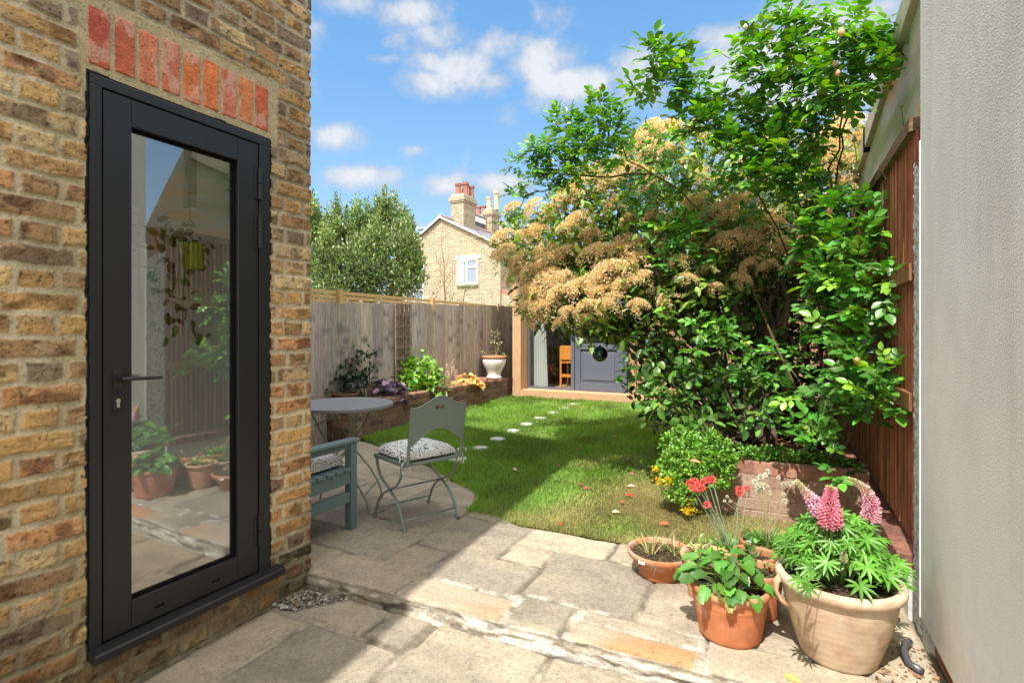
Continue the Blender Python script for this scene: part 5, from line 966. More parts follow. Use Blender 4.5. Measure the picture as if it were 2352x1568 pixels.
def sprays(f, blobs, dens, L, W, c, c2, p2, origin, vh=.22, stems=None, nl=5, kind='oval', bias=.35, up=.25):
    O = np.array(origin)
    for (cx, cy, cz), rad in blobs:
        rad = np.array(rad); area = (rad[0]*rad[1]*rad[2])**(2/3.)*12.6; nc = max(2, int(dens*area)); P0, d0 = shell_pts((cx, cy, cz), rad*.92, nc, bias)
        ax = d0*.8+rdir(nc)*.5+[0, 0, up]; ax[:, 2] *= .6; ax /= np.linalg.norm(ax, axis=1, keepdims=True); up_ = rdir(nc)*.38+[-.05, -.25, .85]
        side = np.cross(ax, up_); side /= np.linalg.norm(side, axis=1, keepdims=True); nn = np.cross(side, ax); Ls = L*(.75+.5*rng.rand(nc)); tone = (1+.2*rng.randn(nc, 1)).clip(.55, 1.5); yn = (rng.rand(nc) < p2)
        sl_ = [(0, .95, 0, 1.05), (-.95, .60, 1, .95), (.95, .60, 1, .95), (-1.05, .15, 1, .8), (1.05, .15, 1, .8)][:nl]
        for a, pos, s_, sz in sl_:
            D_ = ax*math.cos(a)+side*math.sin(a)+rng.randn(nc, 3)*.12; P = P0+ax*(pos*Ls*1.25)[:, None]; lv = leaves(P-O, D_, nn+rng.randn(nc, 3)*.16, Ls*sz, Ls*sz*W, kind, fold=.14, droop=.16)
            cc = np.where(yn[:, None], np.array(c2), np.array(c))*tone*(1+.16*rng.randn(nc, 1))*(1+.10*rng.randn(nc, 3)); f.add(lv[0], lv[1], np.repeat(cc.clip(.003, .9), lv[2], 0))
        if stems is not None:
            for k in range(0, nc, 3):
                p = Vector(P0[k]-O); q = Vector(P0[k]+ax[k]*Ls[k]*1.2-O); r_ = Vector(np.array((cx, cy, cz))-O); stems.tube([p.lerp(r_, .5)+Vector(rng.randn(3)*.01), p, q], [.0028, .002, .001], 4)
def climbing_rose():
    o = (.30, 4.05, .40); t = empty('climbing_rose', o, label='tall climbing rose with bright green leaflets arching above the tan flowered shrub', cat='rose'); O = np.array(o)
    top = [(1500,125,3.5,34),(1540,120,3.5,30),(1570,170,3.5,40),(1490,180,3.55,34),(1465,210,3.6,24),(1530,200,3.5,36),(1600,215,3.5,38),(1575,260,3.55,36),(1640,250,3.5,40),(1690,70,3.3,12),(1715,55,3.3,14),(1740,50,3.3,16),
     (1800,10,3.25,28),(1830,35,3.25,36),(1865,55,3.2,30),(1790,70,3.3,42),(1740,110,3.3,38),(1830,110,3.25,46),(1780,150,3.3,48),(1720,170,3.3,34),(1850,160,3.2,38),(1800,200,3.3,40),(1740,205,3.35,28),(1690,130,3.35,28),
     (1950,40,3.0,30),(1985,75,2.95,38),(1935,95,3.0,38),(2030,85,2.9,34),(2065,75,2.85,20),(1990,130,2.95,44),(2050,130,2.85,32),(1930,150,3.0,40),(2070,110,2.8,20),(1890,165,3.05,34),(1960,190,2.95,40),(2010,185,2.9,30),(2040,170,2.85,18),(1900,215,3.05,38),(1860,215,3.1,30),(1950,235,3.0,26),
     (1620,290,3.5,44),(1670,280,3.5,44),(1720,270,3.4,40),(1700,330,3.4,44),(1760,300,3.4,44),(1800,260,3.35,36),(1770,350,3.35,50),(1830,290,3.3,40),(1820,350,3.3,44),(1860,330,3.3,34),(1780,400,3.35,44),(1840,400,3.3,36),(1720,390,3.4,36),(1890,270,3.15,28),(1880,300,3.2,26)]
    left = [(1375,235,3.8,24),(1400,265,3.8,36),(1360,285,3.8,32),(1405,310,3.8,38),(1310,290,3.85,32),(1280,282,3.9,24),(1340,325,3.8,38),(1300,335,3.85,36),(1260,345,3.9,30),(1215,350,3.95,22),(1190,372,4.0,22),(1235,375,3.9,30),(1280,375,3.9,34),(1330,375,3.8,36),(1185,440,4.0,16),(1170,445,4.0,12),(1200,455,4.0,14),(1225,420,3.95,22),(1260,415,3.9,26),(1180,495,4.0,14),(1160,505,4.0,9),(1390,350,3.8,34),(1300,400,3.85,22),(1370,390,3.8,26)]
    mid = [(1480,480,4.05,24),(1445,440,4.1,22),(1520,530,3.95,26),(1560,520,3.95,32),(1600,530,3.9,32),(1640,420,4.0,30),(1670,440,3.95,24),(1530,590,3.95,26),(1560,570,3.95,26),(1450,360,4.1,26),(1500,400,4.1,26),(1540,380,4.1,24),(1560,620,3.95,24),(1590,650,3.95,20),(1600,590,3.9,24),(1530,320,4.0,24),(1460,510,4.0,20),(1700,500,3.9,26),(1730,470,3.85,24),(1560,450,4.05,26)]
    right = [(1830,450,3.4,36),(1880,460,3.3,40),(1930,470,3.1,38),(1970,490,2.9,34),(1900,510,3.2,44),(1950,540,3.0,40),(1990,540,2.8,28),(1870,560,3.3,34),(1920,590,3.1,42),(1970,600,2.85,38),(2010,590,2.7,26),(1850,600,3.4,26),(1900,640,3.1,40),(1950,650,2.9,38),(2000,650,2.7,30),(2040,630,2.55,20),(1880,690,3.2,34),(1930,700,3.0,40),(1980,710,2.8,36),(2020,680,2.62,20),(1860,740,3.2,26),(1910,760,3.0,34),(1960,770,2.85,38),(2010,770,2.7,30),(1990,820,2.72,38),(1940,830,2.85,36),(2030,850,2.55,32),(2060,880,2.42,20),(1970,880,2.75,38),(1910,880,2.95,26),(2010,910,2.6,36),(2050,930,2.45,24),(1950,940,2.8,32),(1900,940,2.95,24),(2000,950,2.65,26),(1870,980,3.0,28),(1840,920,3.1,20),(1890,1020,2.95,22),(1930,1090,2.85,18),(1870,1000,3.0,20)]
    low = [(1640,760,3.6,34),(1680,780,3.55,26),(1610,740,3.6,20),(1600,800,3.6,18),(1700,830,3.5,18),(1790,800,3.4,22),(1830,830,3.3,22),(1780,860,3.4,18),(1750,810,3.4,20),(1810,900,3.3,22),(1760,960,3.35,20),(1800,980,3.25,24),(1740,880,3.4,16),(1670,860,3.5,16)]
    f = Fol(); st = MB(); C1, C2 = (.095, .27, .03), (.20, .40, .04)
    sprays(f, [(c, tuple(np.array(r)*.84)) for c, r in blob3(top)], 190, .061, .68, C1, C2, .28, O, stems=st); sprays(f, blob3(top[24:], .25), 60, .056, .62, C1, C2, .1, O)
    sprays(f, blob3(left), 190, .050, .66, C1, C2, .22, O, stems=st)
    sprays(f, blob3(mid), 150, .056, .66, (.085, .25, .045), C2, .15, O, stems=st)
    sprays(f, blob3(right), 170, .058, .70, (.085, .25, .035), C2, .2, O, stems=st); sprays(f, blob3(right[::2], .2), 70, .046, .66, (.06, .18, .03), C2, .05, O)
    sprays(f, blob3(low), 150, .048, .68, (.085, .25, .035), C2, .2, O, stems=st)
    
    Vt = np.array(st.V); Ft = np.array([q for F in st.F if len(F) == 4 for q in ((F[0], F[1], F[2]), (F[0], F[2], F[3]))]); f.add(Vt, Ft, np.tile((.12, .20, .05), (len(Vt), 1))); f.build('foliage', M_leaf, t)
    mb = MB(); rel = lambda x, y, tt: tuple(np.array(T(x, y, tt))-O)
    canes = [[(0,0,-.04), rel(1860,640,3.9), rel(1700,380,3.6), rel(1590,240,3.55), rel(1530,150,3.5)], [(0,.05,-.04), rel(1880,600,3.8), rel(1760,380,3.5), rel(1740,310,3.4), rel(1700,230,3.4)], [(.05,0,-.04), rel(1900,500,3.6), rel(1850,300,3.4), rel(1830,220,3.3), rel(1810,120,3.3), rel(1820,10,3.25)],
      [(.05,.05,-.04), rel(1910,420,3.5), rel(1935,260,3.3), rel(1950,150,3.05), rel(1980,60,3.0)], [(.0,.0,-.04), rel(1920,430,3.6), rel(1955,250,3.3), rel(2000,150,3.0), rel(2060,100,2.85)], [(-.05,0,-.04), rel(1700,560,4.0), rel(1500,400,4.0), rel(1380,330,3.85), rel(1260,320,3.9), rel(1180,370,4.0)], [rel(1500,400,4.0), rel(1300,400,3.9), rel(1230,440,3.95), rel(1170,500,4.0)], [rel(1400,330,3.85), rel(1390,260,3.8), rel(1378,205,3.8)],
      [(.0,0,-.04), rel(1960,700,3.1), rel(2000,580,2.85), rel(2030,500,2.75), rel(2020,380,2.7)], [(.05,-.05,-.04), rel(1960,850,3.0), rel(2020,760,2.75), rel(2060,700,2.5)], [(0,-.1,-.04), rel(1900,960,3.2), rel(1840,880,3.3), rel(1780,810,3.4), rel(1660,760,3.55)], [(0,-.08,-.04), rel(1960,960,3.0), rel(2040,900,2.55)]]
    for c_ in canes: limb(mb, c_, .008, .003, 7, .02, 4)
    mb.build('canes', mat('cane', (.09, .10, .04), .7, .2, var=(20, (.12, .07, .045), .4, .6)), t)
    # buds, each on its stalk
    for x, y, tt, r, cc in [(1378,200,3.8,5,(.7,.42,.28)),(1712,62,3.3,7,(.6,.55,.4)),(1768,68,3.3,6,(.6,.5,.35)),(1807,68,3.28,8,(.70,.38,.25)),(1932,75,2.98,11,(.75,.42,.28)),(1917,147,3.0,8,(.72,.42,.3)),(1924,168,3.0,8,(.74,.44,.32)),(1905,487,3.15,9,(.75,.4,.28)),(1968,829,2.7,9,(.74,.30,.22)),(1869,790,3.0,8,(.35,.22,.12)),(1410,450,4.0,8,(.75,.5,.36)),(2090,60,2.85,6,(.3,.15,.1)),(1962,322,3.3,7,(.6,.5,.3)),(1280,285,3.88,5,(.72,.45,.3)),(2070,245,2.9,5,(.3,.3,.1))]:
        p = np.array(T(x, y, tt-.06))-O; r_ = r*tt/F_*.75; mb = MB(); mb.lathe([(1e-4, -r_*1.3), (r_*.5, -r_*1.1), (r_*.95, -r_*.3), (r_*.9, r_*.3), (r_*.45, r_*1.1), (1e-4, r_*1.4)], p[0], p[1], 10); mb.V = [(a, b, c+p[2]) for a, b, c in mb.V]; mb.C = [cc]*len(mb.V)
        mb.tube([(p[0], p[1], p[2]-r_*1.1), (p[0]+.01, p[1]+.01, p[2]-.07), (p[0]+.02, p[1]+.05, p[2]-.12)], .0018, 5, (.10, .2, .04)); mb.build('rosebud', M_petal, t, smooth=True)
climbing_rose()
def skirt_shrub():
    o = (-.38, 4.25, .42); t = empty('broadleaf_shrub', o, label='dark glossy broadleaved shrub low at the front left under the tan flowered shrub', cat='shrub'); O = np.array(o)
    B = [(1450,850,4.1,26),(1480,800,4.1,32),(1465,890,4.0,32),(1500,845,3.95,42),(1510,920,3.9,42),(1550,880,3.85,52),(1560,800,4.0,48),(1560,950,3.8,44),(1610,920,3.75,52),(1620,840,3.9,50),(1650,960,3.7,44),(1680,890,3.75,52),(1740,870,3.8,48),(1720,950,3.65,40),(1780,900,3.8,42),(1600,975,3.7,34),(1650,760,4.1,50),(1740,770,4.2,50),(1500,960,3.9,20),(1790,820,4.1,40)]
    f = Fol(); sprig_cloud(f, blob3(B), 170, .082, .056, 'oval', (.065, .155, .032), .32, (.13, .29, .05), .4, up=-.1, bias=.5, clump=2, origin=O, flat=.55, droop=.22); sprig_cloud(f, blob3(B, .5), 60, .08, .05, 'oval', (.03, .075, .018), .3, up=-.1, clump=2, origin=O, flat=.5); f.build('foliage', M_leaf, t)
    mb = MB()
    for i, b in enumerate(B*2):
        e = np.array(T(b[0]+rng.randn()*15, b[1]+rng.randn()*12, b[2]+.1*rng.randn()))-O; s = (.1*rng.randn(), .08*rng.randn(), -.05); limb(mb, [s, (s[0]+e[0]*.4, s[1]+e[1]*.3, e[2]*.25+.05), tuple(e)], .013, .003, 6, .03, 4)
    mb.build('stems', M_bark, t)
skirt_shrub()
def dark_back():
    """ivy and hedge growing along the back of the right bed, closes the view between the stems"""
    o = (.2, 5.9, .42); t = empty('ivy_hedge', o, label='dense dark ivy mass behind the stems of the big shrub', cat='ivy'); O = np.array(o)
    bl = [((-.35+.28*i, 6.1+.25*(i % 2), .6+.42*k), (.3, .28, .3)) for i in range(4) for k in range(5)]; f = Fol(); sprig_cloud(f, bl, 190, .07, .055, 'oval', (.028, .065, .016), .3, up=-.1, clump=2, origin=O, flat=.3); f.build('foliage', M_leaf, t)
    mb = MB()
    for k in range(8): limb(mb, [(-.5+.14*k, .2, -.04), (-.5+.14*k, .25, .9), (-.4+.12*k, .3, 1.9)], .02, .008, 6, .04, 4)
    mb.build('stems', M_bark, t)
dark_back()
def mound(name, o, bl, label, cat, L, W, kind, c, c2, p2, dens, clump=5, extra=None, **k):
    t = empty(name, o, label=label, cat=cat); f = Fol(); sprig_cloud(f, bl, dens, L, W, kind, c, .2, c2, p2, origin=o, clump=clump, **k); f.build('foliage', M_leaf, t); return t
O_ = (-.50, 3.84, .42)
bl = [(T(1600,1045,3.5), (.16,.14,.13)), (T(1555,1065,3.55), (.12,.13,.12)), (T(1640,1040,3.45), (.13,.12,.12)), (T(1580,1100,3.45), (.12,.10,.11)), (T(1635,1090,3.4), (.12,.09,.10)), (T(1545,1110,3.5), (.09,.09,.10)), (T(1565,1000,3.65), (.09,.1,.06)), (T(1620,1000,3.6), (.1,.1,.06)), (T(1540,1020,3.6), (.07,.08,.07)), (T(1665,1060,3.4), (.08,.06,.08)), (T(1570,1135,3.42), (.09,.07,.06)), (T(1660,1105,3.36), (.06,.04,.04)), (T(1600,1060,3.75), (.2,.15,.15))]
mo = mound('herb_mound', O_, bl, 'bright green small leaved herb mound spilling over the raised bed corner', 'herb', .021, .016, 'oval', (.13, .31, .035), (.24, .44, .07), .35, 4200, up=.5, bias=.66, clump=6, flat=.7)
mb = MB()
for b, _ in bl: e = np.array(b)-O_; limb(mb, [(rng.randn()*.05, rng.randn()*.04, -.05), tuple(e*.7)], .005, .002, 5, .01, 3)
mb.build('stems', M_stem, mo)
bl = [(T(1700+k*16, 1035+k*2.2+3*rng.randn(), 3.50-.012*k), (.07, .06, .035+.012*rng.rand())) for k in range(17)]
mound('herb_edging', (.05, 3.88, .44), bl, 'low strip of green herb leaves along the top of the pink brick bed', 'herb', .021, .016, 'oval', (.10, .27, .03), (.18, .36, .05), .25, 3200, up=.4, bias=.5, clump=6)
def yellow_flowers():
    for i, (x, y, tt, r) in enumerate([(1506,1078,3.52,8),(1511,1104,3.47,12),(1535,1105,3.43,10),(1585,1165,3.36,18),(1578,1175,3.34,10)]):
        b = T(x, y, tt); n = 60; P = np.array(b)*0+rng.randn(n, 3)*r*tt/F_*.45; f = Fol(); lv = leaves(P, rdir(n, .8), rdir(n), .016, .010, 'oval'); f.add(lv[0], lv[1], leafcol(n, lv[2], (.68, .45, .02), .2)); t = empty('yellow_flower', b, label=['small yellow flower sprig highest at the left of the herb mound', 'yellow flower sprig at the left foot of the herb mound', 'yellow flower sprig on the lower left face of the herb mound', 'larger yellow flower cluster below the herb mound by the brick corner', 'small yellow cluster tucked under the larger one below the herb mound'][i], cat='flower', group='yellow flowers round the herb mound')
        f.build('petals', M_petal, t, smooth=False); mb = MB(); mb.tube([(0, 0, 0), (.02, .03, -.06), (.05, .08, -.08)], .002, 5); mb.build('stem', M_stem, t)
yellow_flowers()
# leaf litter on the bed
n = 900; P = np.column_stack([-.55+.95*rng.rand(n), 3.86+2.2*rng.rand(n)**1.5, np.full(n, .432)+.02*rng.rand(n)]); lv = leaves(P, rdir(n)*[1, 1, .25], rdir(n)*.3+[0, 0, 1], .05*(.6+.6*rng.rand(n)), .028, 'oval', fold=.25); f = Fol().add(lv[0], lv[1], leafcol(n, lv[2], (.22, .09, .05), .4, (.35, .2, .1), .35)); f.build('leaf_litter', M_petal, kind='stuff', label='dry reddish brown leaf litter covering the raised bed soil')
# ================================================================ LEFT BED PLANTS
def bed_plants():
    o = (-4.38, 4.85, .45); t = empty('dark_shrub', o, label='dark glossy evergreen shrub in shade at the near end of the fence bed', cat='shrub'); O = np.array(o)
    B = [(800,860,6.3,42),(770,850,6.3,30),(830,840,6.4,32),(790,820,6.4,26),(760,880,6.2,24),(820,885,6.2,34),(840,870,6.3,26),(785,892,6.15,28),(848,815,6.4,14),(752,860,6.25,16),(790,800,6.45,12),(765,825,6.35,14)]
    f = Fol(); sprig_cloud(f, blob3(B), 190, .065, .042, 'oval', (.022, .05, .022), .3, (.10, .13, .06), .08, up=.1, bias=.3, clump=2, origin=O, flat=.5); f.build('foliage', M_leaf, t)
    mb = MB()
    for b in B: limb(mb, [(0, 0, -.05), tuple((np.array(T(b[0], b[1], b[2]))-O)*.5), tuple(np.array(T(b[0], b[1], b[2]))-O)], .009, .003, 5, .015, 3)
    mb.build('stems', M_bark, t)
    def rosette(name, o, n, rr, hh, L, kind, c, c2, p2, label, cat, W=.95):
        t = empty(name, o, label=label, cat=cat); a = rng.rand(n)*6.28; q = rng.rand(n)**.7; P = np.column_stack([np.cos(a)*q*rr, np.sin(a)*q*rr, hh*(1-q**2)*(.6+.5*rng.rand(n))]); D_ = np.column_stack([np.cos(a), np.sin(a), -.15+.4*rng.rand(n)])+rng.randn(n, 3)*.25
        lv = leaves(P, D_, rdir(n)*.3+[0, -.1, .9], L*(.7+.6*rng.rand(n)), L*W, kind, droop=.3); f = Fol().add(lv[0], lv[1], leafcol(n, lv[2], c, .25, c2, p2)); f.build('foliage', M_leaf, t)
        mb = MB()
        for k in range(0, n, 4): mb.tube([(0, 0, -.04), (P[k][0]*.5, P[k][1]*.5, P[k][2]*.7), tuple(P[k])], .002, 4)
        mb.build('stems', M_stem, t); return t
    p = T(893, 898, 6.75); rosette('purple_heuchera', (p[0], p[1], .43), 95, .24, .26, .10, 'frill', (.07, .04, .08), (.50, .32, .46), .42, 'purple and lilac leaved heuchera between dark shrub and bright green hydrangea', 'plant')
    p = T(862, 902, 6.4); rosette('small_pink_plant', (p[0]+.05, p[1], .46), 50, .14, .08, .035, 'lance', (.22, .10, .11), (.3, .2, .14), .3, 'tiny dusky pink leaved plant trailing on the coping', 'plant', .4)
    p = T(962, 885, 7.3); o = (p[0], p[1], .45); t = empty('hydrangea', o, label='bright lime green leafy hydrangea mound in the sun on the bed', cat='shrub'); O = np.array(o)
    B = [(955,865,7.3,34),(930,850,7.3,26),(985,862,7.3,30),(1000,880,7.3,22),(925,880,7.2,26),(960,835,7.4,22),(940,830,7.4,16),(975,885,7.2,30),(990,835,7.45,10),(940,890,7.1,20),(1010,892,7.2,14)]
    f = Fol(); sprig_cloud(f, blob3(B), 230, .085, .06, 'oval', (.14, .31, .03), .2, (.24, .42, .06), .3, up=.2, bias=.45, clump=2, origin=O, flat=.8, droop=.2); f.build('foliage', M_leaf, t)
    mb = MB()
    for b in B: limb(mb, [(0, 0, -.05), tuple(np.array(T(b[0], b[1], b[2]))-O)], .008, .003, 5, .015, 3)
    mb.build('stems', M_stem, t)
    p = T(1068, 876, 8.2); rosette('orange_heuchera', (p[0]+.02, p[1], .46), 90, .22, .17, .095, 'frill', (.74, .47, .16), (.55, .2, .06), .22, 'golden orange leaved heuchera on the sunny end of the bed', 'plant')
    p = T(1032, 884, 7.8); t = rosette('faded_perennial', (p[0], p[1], .47), 110, .17, .10, .05, 'lance', (.40, .25, .16), (.3, .2, .12), .3, 'dry pinkish plant with pale feathery plumes left of the orange heuchera', 'plant', .3)
    for x, h in ((-.05, .33), (.03, .40), (.1, .25)):
        n = 60; P = np.column_stack([np.full(n, x)+.014*rng.randn(n), .03+.012*rng.randn(n), h*(.45+.6*rng.rand(n))]); lv = leaves(P, rdir(n, 1.), rdir(n), .028, .012, 'diamond'); Fol().add(lv[0], lv[1], leafcol(n, lv[2], (.66, .52, .42), .15)).build('plume', M_petal, t)
    # urn
    o = (-4.375, 7.93, .505); t = empty('glazed_urn', o, label='cream glazed bellied urn with terracotta rim and leggy pale plant by the garden room', cat='plant pot')
    mb = MB(); mb.lathe([(1e-4, .003), (.135, .003), (.138, .025), (.115, .045), (.112, .08), (.145, .15), (.185, .225), (.20, .28), (.198, .32), (.185, .345), (.17, .33), (1e-4, .33)], n=48); mb.build('pot', mat('cream_glaze', (.72, .69, .62), .18, .5, coat=.4), t, smooth=True)
    mb = MB(); mb.lathe([(.175, .346), (.205, .346), (.21, .36), (.208, .382), (.19, .386), (.175, .375), (.172, .35)], n=48); mb.C = [(.52, .22, .12)]*len(mb.V); mb.build('rim', M_terra, t, smooth=True)
    mb = MB(); mb.lathe([(1e-4, .362), (.173, .36)], n=24); mb.build('soil', M_soil, t)
    mb = MB(); stp = [(0, 0, .35), (.03, 0, .5), (-.01, .01, .62), (.04, 0, .75)]; limb(mb, stp, .009, .004, 6, .01, 3); limb(mb, [(.03, 0, .5), (.10, 0, .56), (.09, .01, .62)], .005, .003, 5, .005, 2); limb(mb, [(0, 0, .36), (-.10, -.02, .40), (-.19, -.03, .40)], .004, .002, 5, .005, 2); mb.build('stem', M_bark, t)
    f = Fol(); sprig_cloud(f, [((.04, 0, .77), (.07, .06, .07)), ((.08, 0, .62), (.05, .05, .06)), ((-.03, 0, .62), (.05, .05, .06)), ((.06, 0, .52), (.05, .04, .05)), ((-.19, -.02, .41), (.07, .05, .03)), ((.17, 0, .42), (.04, .03, .03)), ((.02, 0, .45), (.04, .04, .04))], 500, .045, .018, 'lance', (.30, .36, .12), .25, (.45, .42, .2), .3, up=.3, bias=.2, clump=3); f.build('foliage', M_leaf, t)
    for i, (x, y, r) in enumerate(((-4.33, 7.40, .3), (-4.50, 7.55, -.2))):
        mb = MB(); mb.box((-.105, -.05, 0), (.105, .05, .055), (.42, .20, .15)); o = mb.build('loose_brick', M_bk2, None, bevel=.004, label=['loose pinkish brick on the planter coping near the cream urn', 'second loose brick by the fence behind the cream urn'][i], cat='brick', group='loose bricks on the planter'); o.location = (x, y, .502 if i == 0 else .46); o.rotation_euler = (0, 0, r)
    p = PZ(708, 905, .60); t = empty('shallow_pot', (-4.47, 4.22+.33, .452), label='old brown clay pot half hidden at the shaded end of the planter', cat='plant pot'); mb = MB(); mb.lathe([(1e-4, 0), (.09, 0), (.13, .10), (.15, .12), (.15, .145), (.13, .145), (.12, .11), (1e-4, .11)], n=32); mb.C = [(.17, .09, .06)]*len(mb.V); mb.build('pot', M_terra, t, smooth=True)
bed_plants()
# ================================================================ BIRD FEEDER
def feeder():
    c = T(1378, 813, 4.55); t = empty('bird_feeder', c, label='dark green glazed hanging ball feeder with round opening under the big shrub', cat='bird feeder'); r = .066; n, m = 32, 24
    V = []; keep = []; hole = Vector(ray(1378+6, 813)).normalized()*-1; hole = (hole+Vector((CT, ST, 0))*.85).normalized()
    U, W_ = np.meshgrid(np.linspace(0, 2*math.pi, n+1), np.linspace(0, math.pi, m+1), indexing='ij'); dirs = np.stack([np.sin(W_)*np.cos(U), np.sin(W_)*np.sin(U), np.cos(W_)], -1); dd = dirs@np.array(hole)
    cd = dd[:-1, :-1]; vo = dirs*r; vi = dirs*(r-.006); Fc = grid_faces(n+1, m+1, cd < .84); link_mesh('shell', vo.reshape(-1, 3), Fc, mat('teal_glaze', (.008, .05, .045), .12, .5, coat=.5), t, smooth=True); link_mesh('lining', vi.reshape(-1, 3), Fc[:, ::-1].copy(), mat('lining', (.02, .02, .02), .8), t, smooth=True)
    mb = MB(); mb.lathe([(1e-4, -.035), (.054, -.035), (.050, -.045), (1e-4, -.05)], n=20); mb.build('seed_tray', mat('seed', (.42, .27, .12), .9, .1), t)
    mb = MB(); mb.tube([(0, 0, r-.002), (0, 0, r+.012)], [.012, .006], 10); mb.tube([(0, 0, r+.01), (0, 0, r+.12)], .0014, 5); mb.build('cord', M_bark, t)
feeder()
# ================================================================ POTS
def clay(base, lime=(.55, .38, .30), amt=.3):
    return base, lime, amt
def pot_mesh(name, prof, c, t, lime=None, amt=.3, n=72, jit=0, ring=None, hmask=None):
    V = []; prof = np.array(prof); # densify
    pts = [prof[0]]
    for a, b in zip(prof[:-1], prof[1:]):
        k = max(1, int(np.linalg.norm(b-a)/.008)); pts += [a+(b-a)*(i/k) for i in range(1, k+1)]
    pts = np.array(pts); A = np.linspace(0, 2*math.pi, n, endpoint=False); Rr, Aa = np.meshgrid(pts[:, 0], A, indexing='ij'); Z = np.repeat(pts[:, 1][:, None], n, 1)
    X = np.cos(Aa)*Rr; Y = np.sin(Aa)*Rr; q = 1+jit*(fbm(X*8, Y*8, Z*8, 2)-.5); X *= q; Y *= q
    m_, k_ = X.shape; i, j = np.meshgrid(np.arange(m_-1), np.arange(k_), indexing='ij'); Fc = np.stack([i*k_+j, i*k_+(j+1) % k_, (i+1)*k_+(j+1) % k_, (i+1)*k_+j], -1).reshape(-1, 4)
    C = np.array(c)[None, None]*(.85+.3*fbm(X*9, Y*9, Z*22, 4))[..., None]
    if lime is not None: w_ = (sst(fbm(X*11+3, Y*11, Z*14, 4), .47, .68)*amt)[..., None]; C = C*(1-w_)+np.array(lime)*w_
    if ring: C = C*(1+ring*(np.sin(Z*260+3*fbm(X*4, Y*4, Z*6, 2)*6)*.5)[..., None]*.5)
    dirt = sst(.03-Z, 0, .03)*.3*(fbm(X*12, Y*12, Z*3, 3)); C = C*(1-dirt[..., None])
    return link_mesh(name, np.stack([X, Y, Z], -1).reshape(-1, 3), Fc, M_terra, t, True, C.reshape(-1, 3))
def soil_disc(t, r, z, label=None):
    U, W_ = np.meshgrid(np.linspace(0, 1, 16), np.linspace(0, 2*math.pi, 40), indexing='ij'); X = U*r*np.cos(W_); Y = U*r*np.sin(W_); Z = z+.018*fbm(X*40+z*99, Y*40, 1, 3); link_mesh('soil', np.stack([X, Y, Z], -1).reshape(-1, 3), grid_faces(16, 40), M_soil, t, smooth=True)
TC = (.48, .185, .09)
def blades(f, n, rr, z0, L, W, c, c2=None, p2=0, spread=.7, cen=(0, 0), kind='strip', droop=.5, vh=.2):
    a = rng.rand(n)*6.28; q = rng.rand(n)**.6; P = np.column_stack([cen[0]+np.cos(a)*q*rr, cen[1]+np.sin(a)*q*rr, np.full(n, z0)]); D_ = np.column_stack([np.cos(a)*spread*(.2+q), np.sin(a)*spread*(.2+q), np.full(n, 1.)])+rng.randn(n, 3)*.22
    # three-segment arching blades
    Ls = L*(.55+.7*rng.rand(n)); D_ /= np.linalg.norm(D_, axis=1, keepdims=True); S = np.cross(D_, [0, 0, 1.]); S /= np.linalg.norm(S, axis=1, keepdims=True)+1e-6; hor = D_*[1, 1, 0]; V = []
    K = 5; Vv = np.zeros((n, K*2+1, 3)); 
    for k in range(K):
        s = k/K; c_ = P+D_*(Ls*s)[:, None]+(hor*.6-np.array([0, 0, 1.])*droop)*(Ls*s*s*.8)[:, None]; w_ = W*(.6+.4*math.sin(math.pi*min(1, s+.25)))*(1-.5*s); Vv[:, 2*k] = c_-S*w_*.5; Vv[:, 2*k+1] = c_+S*w_*.5
    Vv[:, -1] = P+D_*Ls[:, None]+(hor*.6-np.array([0, 0, 1.])*droop)*(Ls*.8)[:, None]
    tri = []
    for k in range(K-1): tri += [(2*k, 2*k+1, 2*k+3), (2*k, 2*k+3, 2*k+2)]
    tri.append((2*K-2, 2*K-1, 2*K)); tri = np.array(tri); Fc = (tri[None]+(np.arange(n)*(2*K+1))[:, None, None]).reshape(-1, 3); f.add(Vv.reshape(-1, 3), Fc, leafcol(n, 2*K+1, c, vh, c2, p2))
def bowl_pot():
    t = empty('terracotta_bowl', (-.535, 2.70, PZ0), label='shallow limescaled terracotta bowl with sparse strappy shoots, leftmost of the pots', cat='plant pot')
    pot_mesh('pot', [(1e-4, .002), (.10, .002), (.104, .012), (.105, .04), (.118, .055), (.150, .095), (.160, .105), (.163, .125), (.158, .13), (.150, .128), (.142, .10), (1e-4, .095)], (.50, .19, .085), t, (.50, .40, .35), .55)
    soil_disc(t, .145, .098); mb = MB(); mb.obox((-.075, -.1415, .10), (.032, -.012, 0), (.002, -.001, .018), (-.001, -.002, 0)); mb.C = [(.6, .62, .64)]*8; mb.build('price_tag', M_white, t)
    f = Fol(); blades(f, 14, .022, .10, .135, .009, (.38, .44, .15), (.62, .55, .30), .35, .25, (-.045, -.02), droop=.12); blades(f, 14, .022, .10, .15, .009, (.36, .42, .16), (.62, .55, .30), .35, .3, (.065, .02), droop=.15); blades(f, 12, .03, .10, .12, .008, (.34, .42, .15), (.6, .5, .28), .35, .4, (.0, .06), droop=.2); blades(f, 60, .12, .10, .09, .004, (.30, .24, .12), (.2, .26, .1), .4, 1.2, droop=.9); f.build('shoots', M_leaf, t)
bowl_pot()
